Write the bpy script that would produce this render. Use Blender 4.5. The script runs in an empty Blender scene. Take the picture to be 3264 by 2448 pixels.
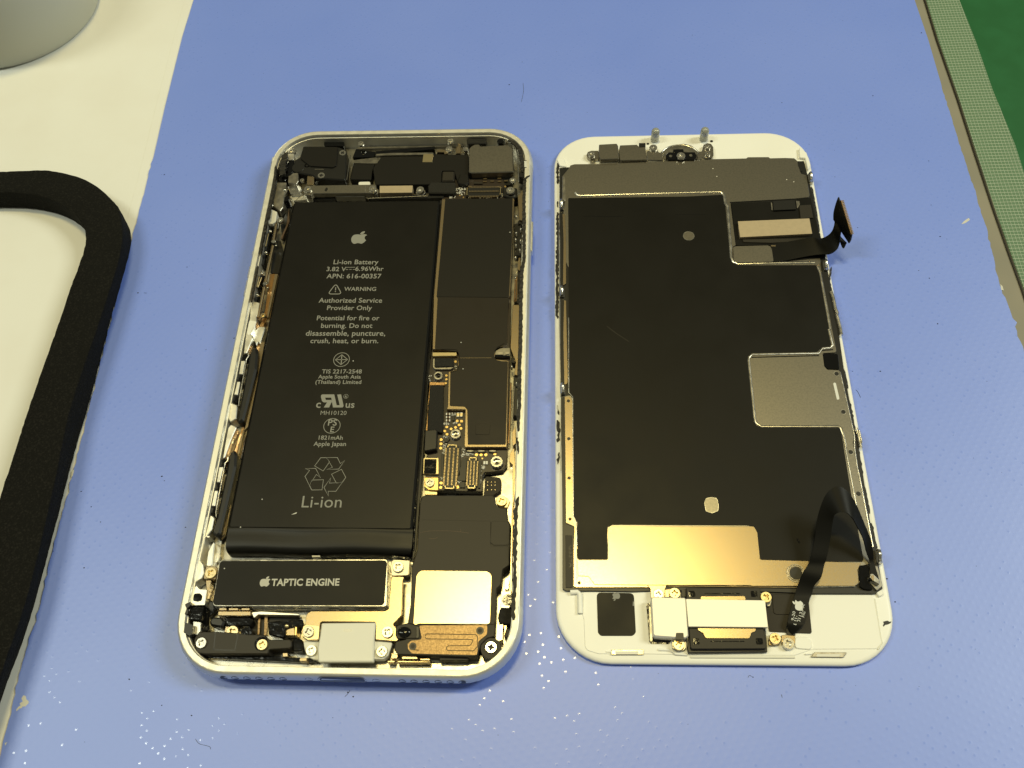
import bpy, bmesh, math, random
from mathutils import Vector, Matrix
import mathutils.geometry
random.seed(7)
MM = 0.001
SC = bpy.context.scene
COL = SC.collection
# ------------------------------------------------------------------ camera
W, H, F, CH, PITCH, ROLL = 3264, 2448, 2925.3, 179.8, 0.5100, -0.1003
cam = bpy.data.cameras.new('camera'); co = bpy.data.objects.new('camera', cam); COL.objects.link(co)
CR = Matrix.Rotation(PITCH, 3, 'X') @ Matrix.Rotation(ROLL, 3, 'Z')
co.matrix_world = Matrix.Translation((0, 0, CH * MM)) @ CR.to_4x4()
cam.sensor_width = 36; cam.lens = F / W * 36
cam.clip_start = 0.01; cam.clip_end = 20
SC.camera = co
# ------------------------------------------------------------------ light
wd = bpy.data.worlds.new('World'); SC.world = wd; wd.use_nodes = True
bg = wd.node_tree.nodes['Background']; bg.inputs[0].default_value = (1.0, 0.97, 0.68, 1); bg.inputs[1].default_value = 0.12
def lamp(name, loc, aim, sx, sy, watts, col):
    l = bpy.data.lights.new(name, 'AREA'); l.shape = 'RECTANGLE'; l.size = sx; l.size_y = sy
    l.energy = watts; l.color = col
    o = bpy.data.objects.new(name, l); COL.objects.link(o); o.location = loc
    o.rotation_euler = (Vector(aim) - Vector(loc)).to_track_quat('-Z', 'Y').to_euler()
    return o
lamp('ceiling_lamp_warm', (0.00, 0.47, 1.80), (0, 0.10, 0), 0.36, 0.15, 11.5, (1.0, 0.82, 0.34))
lamp('ceiling_tube_left', (-0.72, 0.22, 1.15), (0, 0.12, 0), 0.15, 0.5, 4.3, (.97, 1.0, 0.78))
lamp('ceiling_tube_right', (1.05, 0.25, 1.05), (0, 0.12, 0), 0.25, 0.5, 9.8, (.97, 1.0, 0.82))
SC.view_settings.view_transform = 'Standard'; SC.view_settings.look = 'None'
SC.view_settings.exposure = 0.06; SC.view_settings.gamma = 1.0
# ------------------------------------------------------------------ pixel tracing -> millimetres on a plane of known height
CROPS = dict(S=(0, 0, 1), D=(0, 0, 3264 / 2212), A=(800, 400), B=(1250, 400), C=(700, 650), d=(1300, 600), E=(650, 1000),
             F=(1300, 950), G=(1300, 1300), H=(580, 1350), I=(540, 1700), J=(900, 1850), K=(1200, 1550), L=(1200, 1800),
             M=(1750, 390), N=(2250, 400), O=(2280, 600), P=(1750, 850, 400 / 737), Q=(2350, 1050), R=(2380, 1400),
             T=(1750, 1750), U=(2050, 1800), V=(2400, 1750), W=(0, 0, 900 / 2212), X=(0, 500, 700 / 2212),
             Y=(0, 1300, 800 / 1156), Z=(2600, 0, 664 / 1001))
def c(s):
    out = []; k = 'S'
    for t in s.split():
        if t in CROPS: k = t; continue
        x, y = t.split(','); cr = CROPS[k]; f = cr[2] if len(cr) > 2 else 500 / 2212
        out.append((cr[0] + float(x) * f, cr[1] + float(y) * f))
    return out
def world(p, z):
    d = CR @ Vector(((p[0] - W / 2) / F, -(p[1] - H / 2) / F, -1.0))
    t = (z - CH) / d.z
    return Vector((d.x * t, d.y * t))
# ------------------------------------------------------------------ materials
MATS = {}
def mat(name, col, rough=0.5, metal=0.0, bump=None, bdist=0.00002, var=None, coat=0, spec=0.5, rvar=None, trans=0, alpha=1, extra=None):
    m = bpy.data.materials.new(name); m.use_nodes = True; nt = m.node_tree; N = nt.nodes; Lk = nt.links
    b = N['Principled BSDF']; b.inputs['Base Color'].default_value = (*col, 1); b.inputs['Roughness'].default_value = rough
    b.inputs['Metallic'].default_value = metal; b.inputs['Coat Weight'].default_value = coat
    b.inputs['Coat Roughness'].default_value = 0.15; b.inputs['Specular IOR Level'].default_value = spec
    b.inputs['Transmission Weight'].default_value = trans; b.inputs['Alpha'].default_value = alpha
    tc = N.new('ShaderNodeTexCoord')
    def noise(scale, detail=3):
        n = N.new('ShaderNodeTexNoise'); n.inputs['Scale'].default_value = scale; n.inputs['Detail'].default_value = detail
        Lk.new(tc.outputs['Object'], n.inputs['Vector']); return n
    if bump:
        n = noise(bump, 4); bp = N.new('ShaderNodeBump'); bp.inputs['Strength'].default_value = 1
        bp.inputs['Distance'].default_value = bdist
        Lk.new(n.outputs['Fac'], bp.inputs['Height']); Lk.new(bp.outputs[0], b.inputs['Normal'])
    if var:
        sc_, c2, lo, hi = var
        n = noise(sc_, 5); r = N.new('ShaderNodeMapRange'); r.inputs[1].default_value = lo; r.inputs[2].default_value = hi
        mx = N.new('ShaderNodeMix'); mx.data_type = 'RGBA'; mx.inputs[6].default_value = (*col, 1); mx.inputs[7].default_value = (*c2, 1)
        Lk.new(n.outputs['Fac'], r.inputs[0]); Lk.new(r.outputs[0], mx.inputs[0]); Lk.new(mx.outputs[2], b.inputs['Base Color'])
    if rvar:
        sc_, lo, hi = rvar
        n = noise(sc_, 4); r = N.new('ShaderNodeMapRange'); r.inputs[1].default_value = 0.35; r.inputs[2].default_value = 0.65
        r.inputs[3].default_value = lo; r.inputs[4].default_value = hi
        Lk.new(n.outputs['Fac'], r.inputs[0]); Lk.new(r.outputs[0], b.inputs['Roughness'])
    if extra: extra(nt, b, tc)
    MATS[name] = m; return m
mat('aluminium', (.80, .79, .74), .40, 1, bump=9000, bdist=.000002, rvar=(400, .35, .45))
mat('anodised', (.80, .79, .73), .42, .82, bump=9000, bdist=.000003, rvar=(500, .45, .55))
mat('antenna_band', (.74, .75, .71), .5, .4)
mat('steel', (.45, .43, .38), .30, 1, bump=6000, bdist=.0000015, rvar=(900, .28, .38))
mat('steel_bright', (.70, .68, .62), .25, 1, rvar=(700, .2, .32))
mat('steel_dark', (.30, .29, .26), .35, 1, rvar=(700, .3, .42))
mat('tray_metal', (.50, .48, .42), .28, 1, bump=1200, bdist=.000004, rvar=(500, .24, .34))
mat('shield_metal', (.38, .355, .30), .31, 1, bump=3500, bdist=.0000016, var=(2500, (.32, .305, .265), .4, .65))
mat('gold', (.95, .68, .28), .3, 1)
mat('brass', (.78, .66, .40), .3, 1)
mat('copper_foil', (.80, .50, .24), .28, 1, bump=2500, bdist=.00002)
mat('bronze', (.18, .125, .07), .40, 1, bump=4000, bdist=.000005, var=(3500, (.30, .21, .115), .4, .65))
mat('foil_tan', (.57, .44, .25), .27, 1, bump=4500, bdist=.000003, var=(3500, (.54, .45, .32), .4, .65))
mat('chip_tan', (.52, .43, .30), .5, .6, var=(900, (.48, .40, .28), .42, .7), bump=4000, bdist=.000004)
mat('black_film', (.0050, .0048, .0038), .42, 0, bump=5000, bdist=.0000025, spec=.20, rvar=(120, .40, .46))
mat('battery_film', (.0055, .0052, .0043), .37, 0, bump=250, bdist=.000008, spec=.26, rvar=(90, .35, .40))
mat('black_tape', (.006, .0055, .0045), .45, 0, bump=2500, bdist=.000006, spec=.3)
mat('brown_tape', (.012, .009, .0055), .46, 0, bump=3000, bdist=.00001, spec=.3, rvar=(200, .42, .5))
mat('black_plastic', (.008, .008, .0075), .38, 0, bump=4000, bdist=.000004)
mat('grey_plastic', (.019, .0155, .010), .5, 0, bump=5000, bdist=.000008, spec=.4)
mat('black_gloss', (.004, .004, .004), .12, 0, bump=900, bdist=.00008)
mat('black_foam', (.016, .015, .012), .9, 0, bump=3500, bdist=.00012, spec=.3, var=(5000, (.04, .036, .027), .5, .75))
mat('adhesive', (.008, .007, .006), .55, 0, bump=2500, bdist=.0001, spec=.5)
mat('ink_grey', (.25, .25, .225), .6)
mat('plate_alu', (.86, .84, .76), .5, .45)
mat('ink_light', (.50, .49, .43), .6)
mat('ink_white', (.72, .73, .70), .6)
mat('white_plastic', (.90, .90, .86), .42, 0, bump=1500, bdist=.000004, var=(60, (.87, .865, .81), .45, .7))
mat('grey_rubber', (.78, .77, .69), .55, 0, bump=2500, bdist=.000005)
mat('clear_plastic', (.50, .52, .48), .18, 0, coat=.5, trans=.45)
mat('pcb', (.020, .012, .007), .38, 0, bump=3000, bdist=.000006, spec=.6)
mat('ceramic_brown', (.10, .06, .035), .45)
mat('white_ceramic', (.75, .73, .65), .4)
mat('ring_foam', (.007, .007, .0062), .95, 0, bump=2200, bdist=.00022, spec=.15, var=(2600, (.022, .021, .018), .5, .8))
mat('white_board', (.81, .82, .80), .35, 0, spec=.35, bump=60, bdist=.00002, var=(25, (.77, .765, .73), .45, .7))
mat('grey_pot', (.52, .53, .48), .45, 0, var=(12, (.49, .50, .45), .4, .7))
mat('crumb_dark', (.03, .03, .04), .8)
mat('crumb_light', (.6, .6, .56), .7)
def mat_extra(nt, b, tc):
    N, Lk = nt.nodes, nt.links
    # fine woven emboss: a regular grid of little dimples turned 45 degrees
    mp = N.new('ShaderNodeMapping'); mp.inputs['Rotation'].default_value = (0, 0, .72)
    Lk.new(tc.outputs['Object'], mp.inputs[0])
    v = N.new('ShaderNodeTexVoronoi'); v.inputs['Scale'].default_value = 620; v.inputs['Randomness'].default_value = 0.12
    v.voronoi_dimensions = '2D'; Lk.new(mp.outputs[0], v.inputs['Vector'])
    r = N.new('ShaderNodeMapRange'); r.inputs[1].default_value = 0.0; r.inputs[2].default_value = .42; r.inputs[3].default_value = 1; r.inputs[4].default_value = 0
    r.interpolation_type = 'SMOOTHSTEP'
    Lk.new(v.outputs['Distance'], r.inputs[0])
    n = N.new('ShaderNodeTexNoise'); n.inputs['Scale'].default_value = 4000; n.inputs['Detail'].default_value = 3; Lk.new(tc.outputs['Object'], n.inputs['Vector'])
    ad = N.new('ShaderNodeMath'); ad.operation = 'MULTIPLY_ADD'; ad.inputs[1].default_value = .12
    Lk.new(n.outputs['Fac'], ad.inputs[0]); Lk.new(r.outputs[0], ad.inputs[2])
    n2 = N.new('ShaderNodeTexNoise'); n2.inputs['Scale'].default_value = 22; n2.inputs['Detail'].default_value = 2; Lk.new(tc.outputs['Object'], n2.inputs['Vector'])
    bp2 = N.new('ShaderNodeBump'); bp2.inputs['Distance'].default_value = .0006; Lk.new(n2.outputs['Fac'], bp2.inputs['Height'])
    bp = N.new('ShaderNodeBump'); bp.inputs['Distance'].default_value = .000006; Lk.new(ad.outputs[0], bp.inputs['Height'])
    Lk.new(bp2.outputs[0], bp.inputs['Normal'])
    Lk.new(bp.outputs[0], b.inputs['Normal'])
    dm = N.new('ShaderNodeMapRange'); dm.inputs[1].default_value = .10; dm.inputs[2].default_value = .20; dm.inputs[3].default_value = 1; dm.inputs[4].default_value = 0
    Lk.new(v.outputs['Distance'], dm.inputs[0])
    sc3 = N.new('ShaderNodeSeparateColor'); Lk.new(v.outputs['Color'], sc3.inputs[0])
    nz = N.new('ShaderNodeTexNoise'); nz.inputs['Scale'].default_value = 45; nz.inputs['Detail'].default_value = 2; Lk.new(tc.outputs['Object'], nz.inputs['Vector'])
    av = N.new('ShaderNodeMath'); av.operation = 'MULTIPLY_ADD'; av.inputs[1].default_value = .7; Lk.new(sc3.outputs[0], av.inputs[0]); Lk.new(nz.outputs['Fac'], av.inputs[2])
    gt = N.new('ShaderNodeMath'); gt.operation = 'GREATER_THAN'; gt.inputs[1].default_value = 1.04; Lk.new(av.outputs[0], gt.inputs[0])
    dmm = N.new('ShaderNodeMath'); dmm.operation = 'MULTIPLY'; Lk.new(dm.outputs[0], dmm.inputs[0]); Lk.new(gt.outputs[0], dmm.inputs[1]); dm = dmm
    cw = N.new('ShaderNodeMapRange'); cw.inputs[3].default_value = .75; cw.inputs[4].default_value = .85; Lk.new(dm.outputs[0], cw.inputs[0]); Lk.new(cw.outputs[0], b.inputs['Coat Weight'])
    cr_ = N.new('ShaderNodeMapRange'); cr_.inputs[3].default_value = .44; cr_.inputs[4].default_value = .10; Lk.new(dm.outputs[0], cr_.inputs[0]); Lk.new(cr_.outputs[0], b.inputs['Coat Roughness'])
    bc = N.new('ShaderNodeBump'); bc.inputs['Distance'].default_value = .000014; Lk.new(ad.outputs[0], bc.inputs['Height']); Lk.new(bc.outputs[0], b.inputs['Coat Normal'])
    # faint scratches and specks
    n3 = N.new('ShaderNodeTexNoise'); n3.inputs['Scale'].default_value = 260; n3.inputs['Detail'].default_value = 2; Lk.new(tc.outputs['Object'], n3.inputs['Vector'])
    r3 = N.new('ShaderNodeMapRange'); r3.inputs[1].default_value = .80; r3.inputs[2].default_value = .84
    Lk.new(n3.outputs['Fac'], r3.inputs[0])
    n4 = N.new('ShaderNodeTexNoise'); n4.inputs['Scale'].default_value = 16; n4.inputs['Detail'].default_value = 4; Lk.new(tc.outputs['Object'], n4.inputs['Vector'])
    r4 = N.new('ShaderNodeMapRange'); r4.inputs[1].default_value = .35; r4.inputs[2].default_value = .65
    Lk.new(n4.outputs['Fac'], r4.inputs[0])
    mx = N.new('ShaderNodeMix'); mx.data_type = 'RGBA'; mx.inputs[6].default_value = (.150, .258, .85, 1); mx.inputs[7].default_value = (.172, .280, .87, 1)
    Lk.new(r4.outputs[0], mx.inputs[0])
    mx2 = N.new('ShaderNodeMix'); mx2.data_type = 'RGBA'; mx2.inputs[7].default_value = (.09, .12, .32, 1)
    Lk.new(r3.outputs[0], mx2.inputs[0]); Lk.new(mx.outputs[2], mx2.inputs[6]); Lk.new(mx2.outputs[2], b.inputs['Base Color'])
mat('blue_mat', (.15, .24, .85), .5, 0, coat=.30, spec=1.0, extra=mat_extra)
MATS['blue_mat'].node_tree.nodes['Principled BSDF'].inputs['Coat Roughness'].default_value = .36
mat('green_mat', (.012, .105, .032), .4, 0, bump=2500, bdist=.00001, var=(150, (.015, .12, .04), .4, .7))
def grid_extra(nt, b, tc):
    N, Lk = nt.nodes, nt.links
    sp = N.new('ShaderNodeSeparateXYZ'); Lk.new(tc.outputs['Object'], sp.inputs[0])
    outs = []
    for ax, per, wid in (('X', .00085, .30), ('Y', .00100, .34)):
        m = N.new('ShaderNodeMath'); m.operation = 'MULTIPLY'; m.inputs[1].default_value = 1 / per; Lk.new(sp.outputs[ax], m.inputs[0])
        f = N.new('ShaderNodeMath'); f.operation = 'FRACT'; Lk.new(m.outputs[0], f.inputs[0])
        s = N.new('ShaderNodeMath'); s.operation = 'SUBTRACT'; s.inputs[1].default_value = .5; Lk.new(f.outputs[0], s.inputs[0])
        a = N.new('ShaderNodeMath'); a.operation = 'ABSOLUTE'; Lk.new(s.outputs[0], a.inputs[0])
        r = N.new('ShaderNodeMapRange'); r.inputs[1].default_value = .5 - wid / 2; r.inputs[2].default_value = .5 - wid / 2 + .1
        Lk.new(a.outputs[0], r.inputs[0]); outs.append(r)
    mxm = N.new('ShaderNodeMath'); mxm.operation = 'MAXIMUM'; Lk.new(outs[0].outputs[0], mxm.inputs[0]); Lk.new(outs[1].outputs[0], mxm.inputs[1])
    mx = N.new('ShaderNodeMix'); mx.data_type = 'RGBA'; mx.inputs[6].default_value = (.13, .225, .135, 1); mx.inputs[7].default_value = (.38, .48, .36, 1)
    Lk.new(mxm.outputs[0], mx.inputs[0]); Lk.new(mx.outputs[2], b.inputs['Base Color'])
    bp = N.new('ShaderNodeBump'); bp.inputs['Distance'].default_value = .00015; Lk.new(mxm.outputs[0], bp.inputs['Height']); Lk.new(bp.outputs[0], b.inputs['Normal'])
mat('mesh_fabric', (.3, .45, .3), .35, 0, extra=grid_extra)
def clear_extra(nt, b, tc):
    N, Lk = nt.nodes, nt.links
    n = N.new('ShaderNodeTexNoise'); n.inputs['Scale'].default_value = 60; Lk.new(tc.outputs['Object'], n.inputs['Vector'])
    mx = N.new('ShaderNodeMix'); mx.data_type = 'RGBA'; mx.inputs[6].default_value = (.21, .21, .18, 1); mx.inputs[7].default_value = (.33, .30, .235, 1)
    Lk.new(n.outputs['Fac'], mx.inputs[0]); Lk.new(mx.outputs[2], b.inputs['Base Color'])
mat('clear_edge', (.45, .42, .33), .3, 0, extra=clear_extra)
# ------------------------------------------------------------------ mesh helpers
def link(name, me, m, parent):
    o = bpy.data.objects.new(name, me); COL.objects.link(o)
    if m: me.materials.append(MATS[m])
    if parent is not None: o.parent = parent
    return o
def smooth(me, ang=35):
    me.shade_smooth(); me.set_sharp_from_angle(angle=math.radians(ang))
def rounded(pts, r, n=4):
    if not r: return [Vector(p) for p in pts]
    out = []; L_ = len(pts)
    for i in range(L_):
        p = Vector(pts[i]); a = Vector(pts[i - 1]) - p; b = Vector(pts[(i + 1) % L_]) - p
        la, lb = a.length, b.length
        if la < 1e-6 or lb < 1e-6: continue
        cosv = max(-1, min(1, a.normalized().dot(b.normalized()))); th = math.acos(cosv)
        if th > math.pi - .15: out.append(p); continue
        d = min(r / max(math.tan(th / 2), .2), la * .45, lb * .45)
        p0 = p + a.normalized() * d; p1 = p + b.normalized() * d
        for k in range(n + 1):
            t = k / n; out.append((1 - t) ** 2 * p0 + 2 * t * (1 - t) * p + t * t * p1)
    return out
def inset(pts, d):
    n = len(pts); A = sum(pts[i].x * pts[(i + 1) % n].y - pts[(i + 1) % n].x * pts[i].y for i in range(n))
    s = 1 if A > 0 else -1; out = []
    for i in range(n):
        e0 = (pts[i] - pts[i - 1]); e1 = (pts[(i + 1) % n] - pts[i])
        e0 = e0.normalized() if e0.length > 1e-9 else Vector((1, 0)); e1 = e1.normalized() if e1.length > 1e-9 else e0
        n0 = Vector((-e0.y, e0.x)) * s; n1 = Vector((-e1.y, e1.x)) * s
        m = n0 + n1; q = m.length
        if q < .2: out.append(pts[i] + n0 * d); continue
        m.normalize(); out.append(pts[i] + m * (d / max(.45, m.dot(n0))))
    return out
def prism_mesh(name, pts, z0, z1, bev=.08, bottom=False):
    pts = [Vector(p) for p in pts]
    bm = bmesh.new(); n = len(pts)
    bev = min(bev, (z1 - z0) * .45)
    rings = [(pts, z0)]
    if bev > 0: rings += [(pts, z1 - bev), (inset(pts, bev), z1)]
    else: rings += [(pts, z1)]
    vs = [[bm.verts.new((p.x * MM, p.y * MM, z * MM)) for p in ring] for ring, z in rings]
    for a, b in zip(vs[:-1], vs[1:]):
        for i in range(n):
            j = (i + 1) % n
            try: bm.faces.new((a[i], a[j], b[j], b[i]))
            except ValueError: pass
    tp_ = rings[-1][0]
    if n <= 8: bm.faces.new(vs[-1])
    else:
        v2, _, f2, ov, _, _ = mathutils.geometry.delaunay_2d_cdt([Vector(p) for p in tp_], [(i, (i + 1) % n) for i in range(n)], [], 1, 1e-5)
        mp_ = [vs[-1][o_[0]] if o_ else bm.verts.new((q_.x * MM, q_.y * MM, rings[-1][1] * MM)) for q_, o_ in zip(v2, ov)]
        for f_ in f2:
            try: bm.faces.new([mp_[i] for i in f_])
            except ValueError: pass
    if bottom: bm.faces.new(vs[0][::-1])
    bmesh.ops.recalc_face_normals(bm, faces=bm.faces)
    # open-bottomed prisms: make sure the top looks up
    top = max(bm.faces, key=lambda f: f.calc_center_median().z)
    top.normal_update()
    if top.normal.z < 0: bmesh.ops.reverse_faces(bm, faces=bm.faces)
    me = bpy.data.meshes.new(name); bm.to_mesh(me); bm.free(); return me
class Body:
    def __init__(s, name, cx, cy, th, label=None, cat=None, group=None):
        s.c = Vector((cx, cy)); s.th = th
        s.o = bpy.data.objects.new(name, None); COL.objects.link(s.o); s.o.empty_display_size = .01
        s.o.location = (cx * MM, cy * MM, 0); s.o.rotation_euler = (0, 0, th)
        if label: s.o['label'] = label
        if cat: s.o['category'] = cat
        if group: s.o['group'] = group
    def l(s, p, z):
        v = world(p, z) - s.c
        return Matrix.Rotation(-s.th, 2) @ v
    def pts(s, txt, z): return [s.l(p, z) for p in (c(txt) if isinstance(txt, str) else txt)]
    def prism(s, name, txt, z0, z1, m, r=.3, bev=.08, parent=None, label=None, box=False):
        pts = s.pts(txt, z1)
        if r: bev = min(bev, r * .7)
        if box:
            xs = [p.x for p in pts]; ys = [p.y for p in pts]
            x0, x1, y0, y1 = min(xs), max(xs), min(ys), max(ys)
            pts = [Vector((x0, y0)), Vector((x1, y0)), Vector((x1, y1)), Vector((x0, y1))]
        o = link(name, prism_mesh(name, rounded(pts, r), z0, z1, bev), m, parent or s.o)
        if label: o['label'] = label
        return o
    def disc(s, name, txt, z0, z1, r, m, ry=None, parent=None, bev=.06, n=20):
        p = s.pts(txt, z1)[0]
        pts = [Vector((p.x + r * math.cos(2 * math.pi * k / n), p.y + (ry or r) * math.sin(2 * math.pi * k / n))) for k in range(n)]
        return link(name, prism_mesh(name, pts, z0, z1, bev), m, parent or s.o)
def tube_mesh(name, pts, r, n=8, flat=1.0):
    bm = bmesh.new(); rings = []
    for i, p in enumerate(pts):
        a = pts[max(0, i - 1)]; b = pts[min(len(pts) - 1, i + 1)]; t = (b - a).normalized()
        up = Vector((0, 0, 1)) if abs(t.z) < .95 else Vector((1, 0, 0))
        sx = t.cross(up).normalized(); sy = sx.cross(t)
        rr = r[i] if isinstance(r, (list, tuple)) else r
        rings.append([bm.verts.new((p + sx * math.cos(2 * math.pi * k / n) * rr + sy * math.sin(2 * math.pi * k / n) * rr * flat) * MM) for k in range(n)])
    for a, b in zip(rings[:-1], rings[1:]):
        for k in range(n): bm.faces.new((a[k], a[(k + 1) % n], b[(k + 1) % n], b[k]))
    bm.faces.new(rings[0][::-1]); bm.faces.new(rings[-1])
    bmesh.ops.recalc_face_normals(bm, faces=bm.faces)
    me = bpy.data.meshes.new(name); bm.to_mesh(me); bm.free(); smooth(me, 60); return me
def tube(B, name, txt, z, r, m, parent=None, n=8, flat=1.0):
    zz = z if isinstance(z, (list, tuple)) else None
    P_ = c(txt); pts = []
    for i, p in enumerate(P_):
        zi = zz[i] if zz else z; v = B.l(p, zi); pts.append(Vector((v.x, v.y, zi)))
    return link(name, tube_mesh(name, pts, r, n, flat), m, parent or B.o)
def stroke(B, name, pts, w, z, m, parent, closed=False):
    """a thin printed line: flat quads along a polyline (points already local mm)"""
    bm = bmesh.new(); P_ = [Vector(p) for p in pts]; n = len(P_); rng = range(n if closed else n - 1); k = 0
    L_, R_ = [], []
    for i in range(n):
        a = P_[i - 1] if (i or closed) else None; b = P_[(i + 1) % n] if (i < n - 1 or closed) else None
        t = ((P_[i] - a).normalized() if a is not None else Vector((0, 0))) + ((b - P_[i]).normalized() if b is not None else Vector((0, 0)))
        if t.length < .1: t = (b - P_[i])
        t.normalize(); nn = Vector((-t.y, t.x)) * w / 2
        L_.append(bm.verts.new(((P_[i].x + nn.x) * MM, (P_[i].y + nn.y) * MM, z * MM)))
        R_.append(bm.verts.new(((P_[i].x - nn.x) * MM, (P_[i].y - nn.y) * MM, z * MM)))
    for i in rng:
        j = (i + 1) % n
        try: bm.faces.new((L_[i], R_[i], R_[j], L_[j]))
        except ValueError: pass
    for f in bm.faces:
        f.normal_update()
        if f.normal.z < 0: f.normal_flip()
    me = bpy.data.meshes.new(name); bm.to_mesh(me); bm.free(); return link(name, me, m, parent)
def flat_polys(B, name, polys, z, m, parent):
    bm = bmesh.new()
    for k, pts in enumerate(polys):
        vs = [bm.verts.new((p.x * MM, p.y * MM, (z + .002 * k) * MM)) for p in pts]
        f = bm.faces.new(vs); f.normal_update()
        if f.normal.z < 0: f.normal_flip()
    me = bpy.data.meshes.new(name); bm.to_mesh(me); bm.free(); return link(name, me, m, parent)
FONTTMP = {}
def text_mesh(s, bold=0.0):
    cu = bpy.data.curves.new('t', 'FONT'); cu.body = s; cu.offset = bold; cu.resolution_u = 3; cu.space_character = 1.03
    o = bpy.data.objects.new('t', cu); COL.objects.link(o); bpy.context.view_layer.update()
    dg = bpy.context.evaluated_depsgraph_get(); me = bpy.data.meshes.new_from_object(o.evaluated_get(dg))
    bpy.data.objects.remove(o); bpy.data.curves.remove(cu); return me
def text(B, s, a, b, z, m, parent, hs=1.0, bold=0.012, name='printed_text', ang=None, cap=None, shear=0):
    """text from pixel a to pixel b along its baseline"""
    me = text_mesh(s, bold); me.name = name
    A_, B_ = B.l(a, z), B.l(b, z)
    xs = [v.co.x for v in me.vertices]; x0, x1 = min(xs), max(xs); w = (B_ - A_).length
    k = w / (x1 - x0); d = (B_ - A_).normalized(); nrm = Vector((-d.y, d.x)); ky = (cap / .73) if cap else k * hs
    for v in me.vertices:
        x, y = v.co.x - x0, v.co.y
        q = A_ + d * (x * k) + nrm * (y * ky) + d * (y * ky * shear)
        v.co = Vector((q.x, q.y, z)) * MM
    me.update()
    return link(name, me, m, parent)
def catmull(pts, n=5, closed=True):
    out = []; L_ = len(pts)
    for i in range(L_ if closed else L_ - 1):
        g = lambda k: Vector(pts[k % L_]) if closed else Vector(pts[max(0, min(L_ - 1, k))])
        p0, p1, p2, p3 = g(i - 1), g(i), g(i + 1), g(i + 2)
        for k in range(n):
            t = k / n
            out.append(.5 * ((2 * p1) + (p2 - p0) * t + (2 * p0 - 5 * p1 + 4 * p2 - p3) * t * t + (3 * p1 - p0 - 3 * p2 + p3) * t ** 3))
    if not closed: out.append(Vector(pts[-1]))
    return out
LEAF = [(-10, 102), (-5, 127), (15, 152), (45, 165), (70, 168), (68, 142), (52, 118), (26, 101)]
BODY = [(-5, 90), (-45, 97), (-85, 96), (-125, 84), (-150, 55), (-163, 10), (-161, -32), (-150, -68), (-130, -98), (-107, -115), (-82, -116), (-52, -106),
        (-27, -102), (-2, -106), (23, -115), (48, -112), (80, -86), (102, -56), (113, -38), (97, -22), (84, 3), (80, 28), (88, 53), (104, 70), (118, 78),
        (98, 95), (63, 101), (28, 98)]
def logo(B, at, z, height, m, parent, rot=0.0):
    """the fruit emblem, height in mm"""
    p0 = B.l(at, z); k = height / 284.0; Rm = Matrix.Rotation(rot, 2)
    f = lambda q: p0 + Rm @ (Vector((q[0] + 20, q[1] - 26)) * k)
    return flat_polys(B, 'fruit_emblem', [[f(q) for q in catmull(BODY, 3)], [f(q) for q in catmull(LEAF, 3)]], z, m, parent)
# screw: one shared mesh, real cross recess
def screw_mesh(socket=False):
    bm = bmesh.new(); n = 24; R0 = 1.0
    prof = [(1.0, -.6), (1.0, -.12), (.93, .0)]
    rings = [[bm.verts.new((r * math.cos(2 * math.pi * k / n), r * math.sin(2 * math.pi * k / n), z)) for k in range(n)] for r, z in prof]
    for a, b in zip(rings[:-1], rings[1:]):
        for k in range(n): bm.faces.new((a[k], a[(k + 1) % n], b[(k + 1) % n], b[k]))
    a_, b_ = .17, .60
    cr = [(b_, -a_), (b_, a_), (a_ * 1.5, a_ * 1.5), (a_, b_), (-a_, b_), (-a_ * 1.5, a_ * 1.5), (-b_, a_), (-b_, -a_), (-a_ * 1.5, -a_ * 1.5), (-a_, -b_), (a_, -b_), (a_ * 1.5, -a_ * 1.5)]
    top = [bm.verts.new((x, y, .0)) for x, y in cr]; low = [bm.verts.new((x * .6, y * .6, -.45)) for x, y in cr]
    m_ = len(cr)
    edges = [bm.edges.new((top[i], top[(i + 1) % m_])) for i in range(m_)]
    ring_e = [e for e in bm.edges if e.verts[0] in rings[-1] and e.verts[1] in rings[-1]]
    bmesh.ops.triangle_fill(bm, edges=edges + ring_e, use_beauty=True)
    for f in list(bm.faces):
        if all(v in top for v in f.verts): bm.faces.remove(f)
    for i in range(m_): bm.faces.new((top[i], top[(i + 1) % m_], low[(i + 1) % m_], low[i]))
    bm.faces.new(low)
    bmesh.ops.recalc_face_normals(bm, faces=bm.faces)
    me = bpy.data.meshes.new('screw'); bm.to_mesh(me); bm.free(); return me
SCREW = screw_mesh(); SCREW.materials.append(None)
def screw(B, at, z, r_px, m='steel_bright', rot=None, h=.9, parent=None, tilt=(0, 0)):
    p = B.pts(at, z)[0]
    q = B.l((c(at)[0][0] + r_px, c(at)[0][1]), z); r = (q - p).length
    me = SCREW_M[m]
    o = bpy.data.objects.new('screw', me); COL.objects.link(o); o.parent = parent or B.o
    o.location = (p.x * MM, p.y * MM, z * MM); o.scale = (r * MM, r * MM, h * MM)
    o.rotation_euler = (tilt[0], tilt[1], random.uniform(0, 1.57) if rot is None else rot)
    return o
SCREW_M = {}
for k in ('steel_bright', 'brass', 'aluminium'):
    q = SCREW.copy(); q.materials.clear(); q.materials.append(MATS[k]); SCREW_M[k] = q
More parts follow.
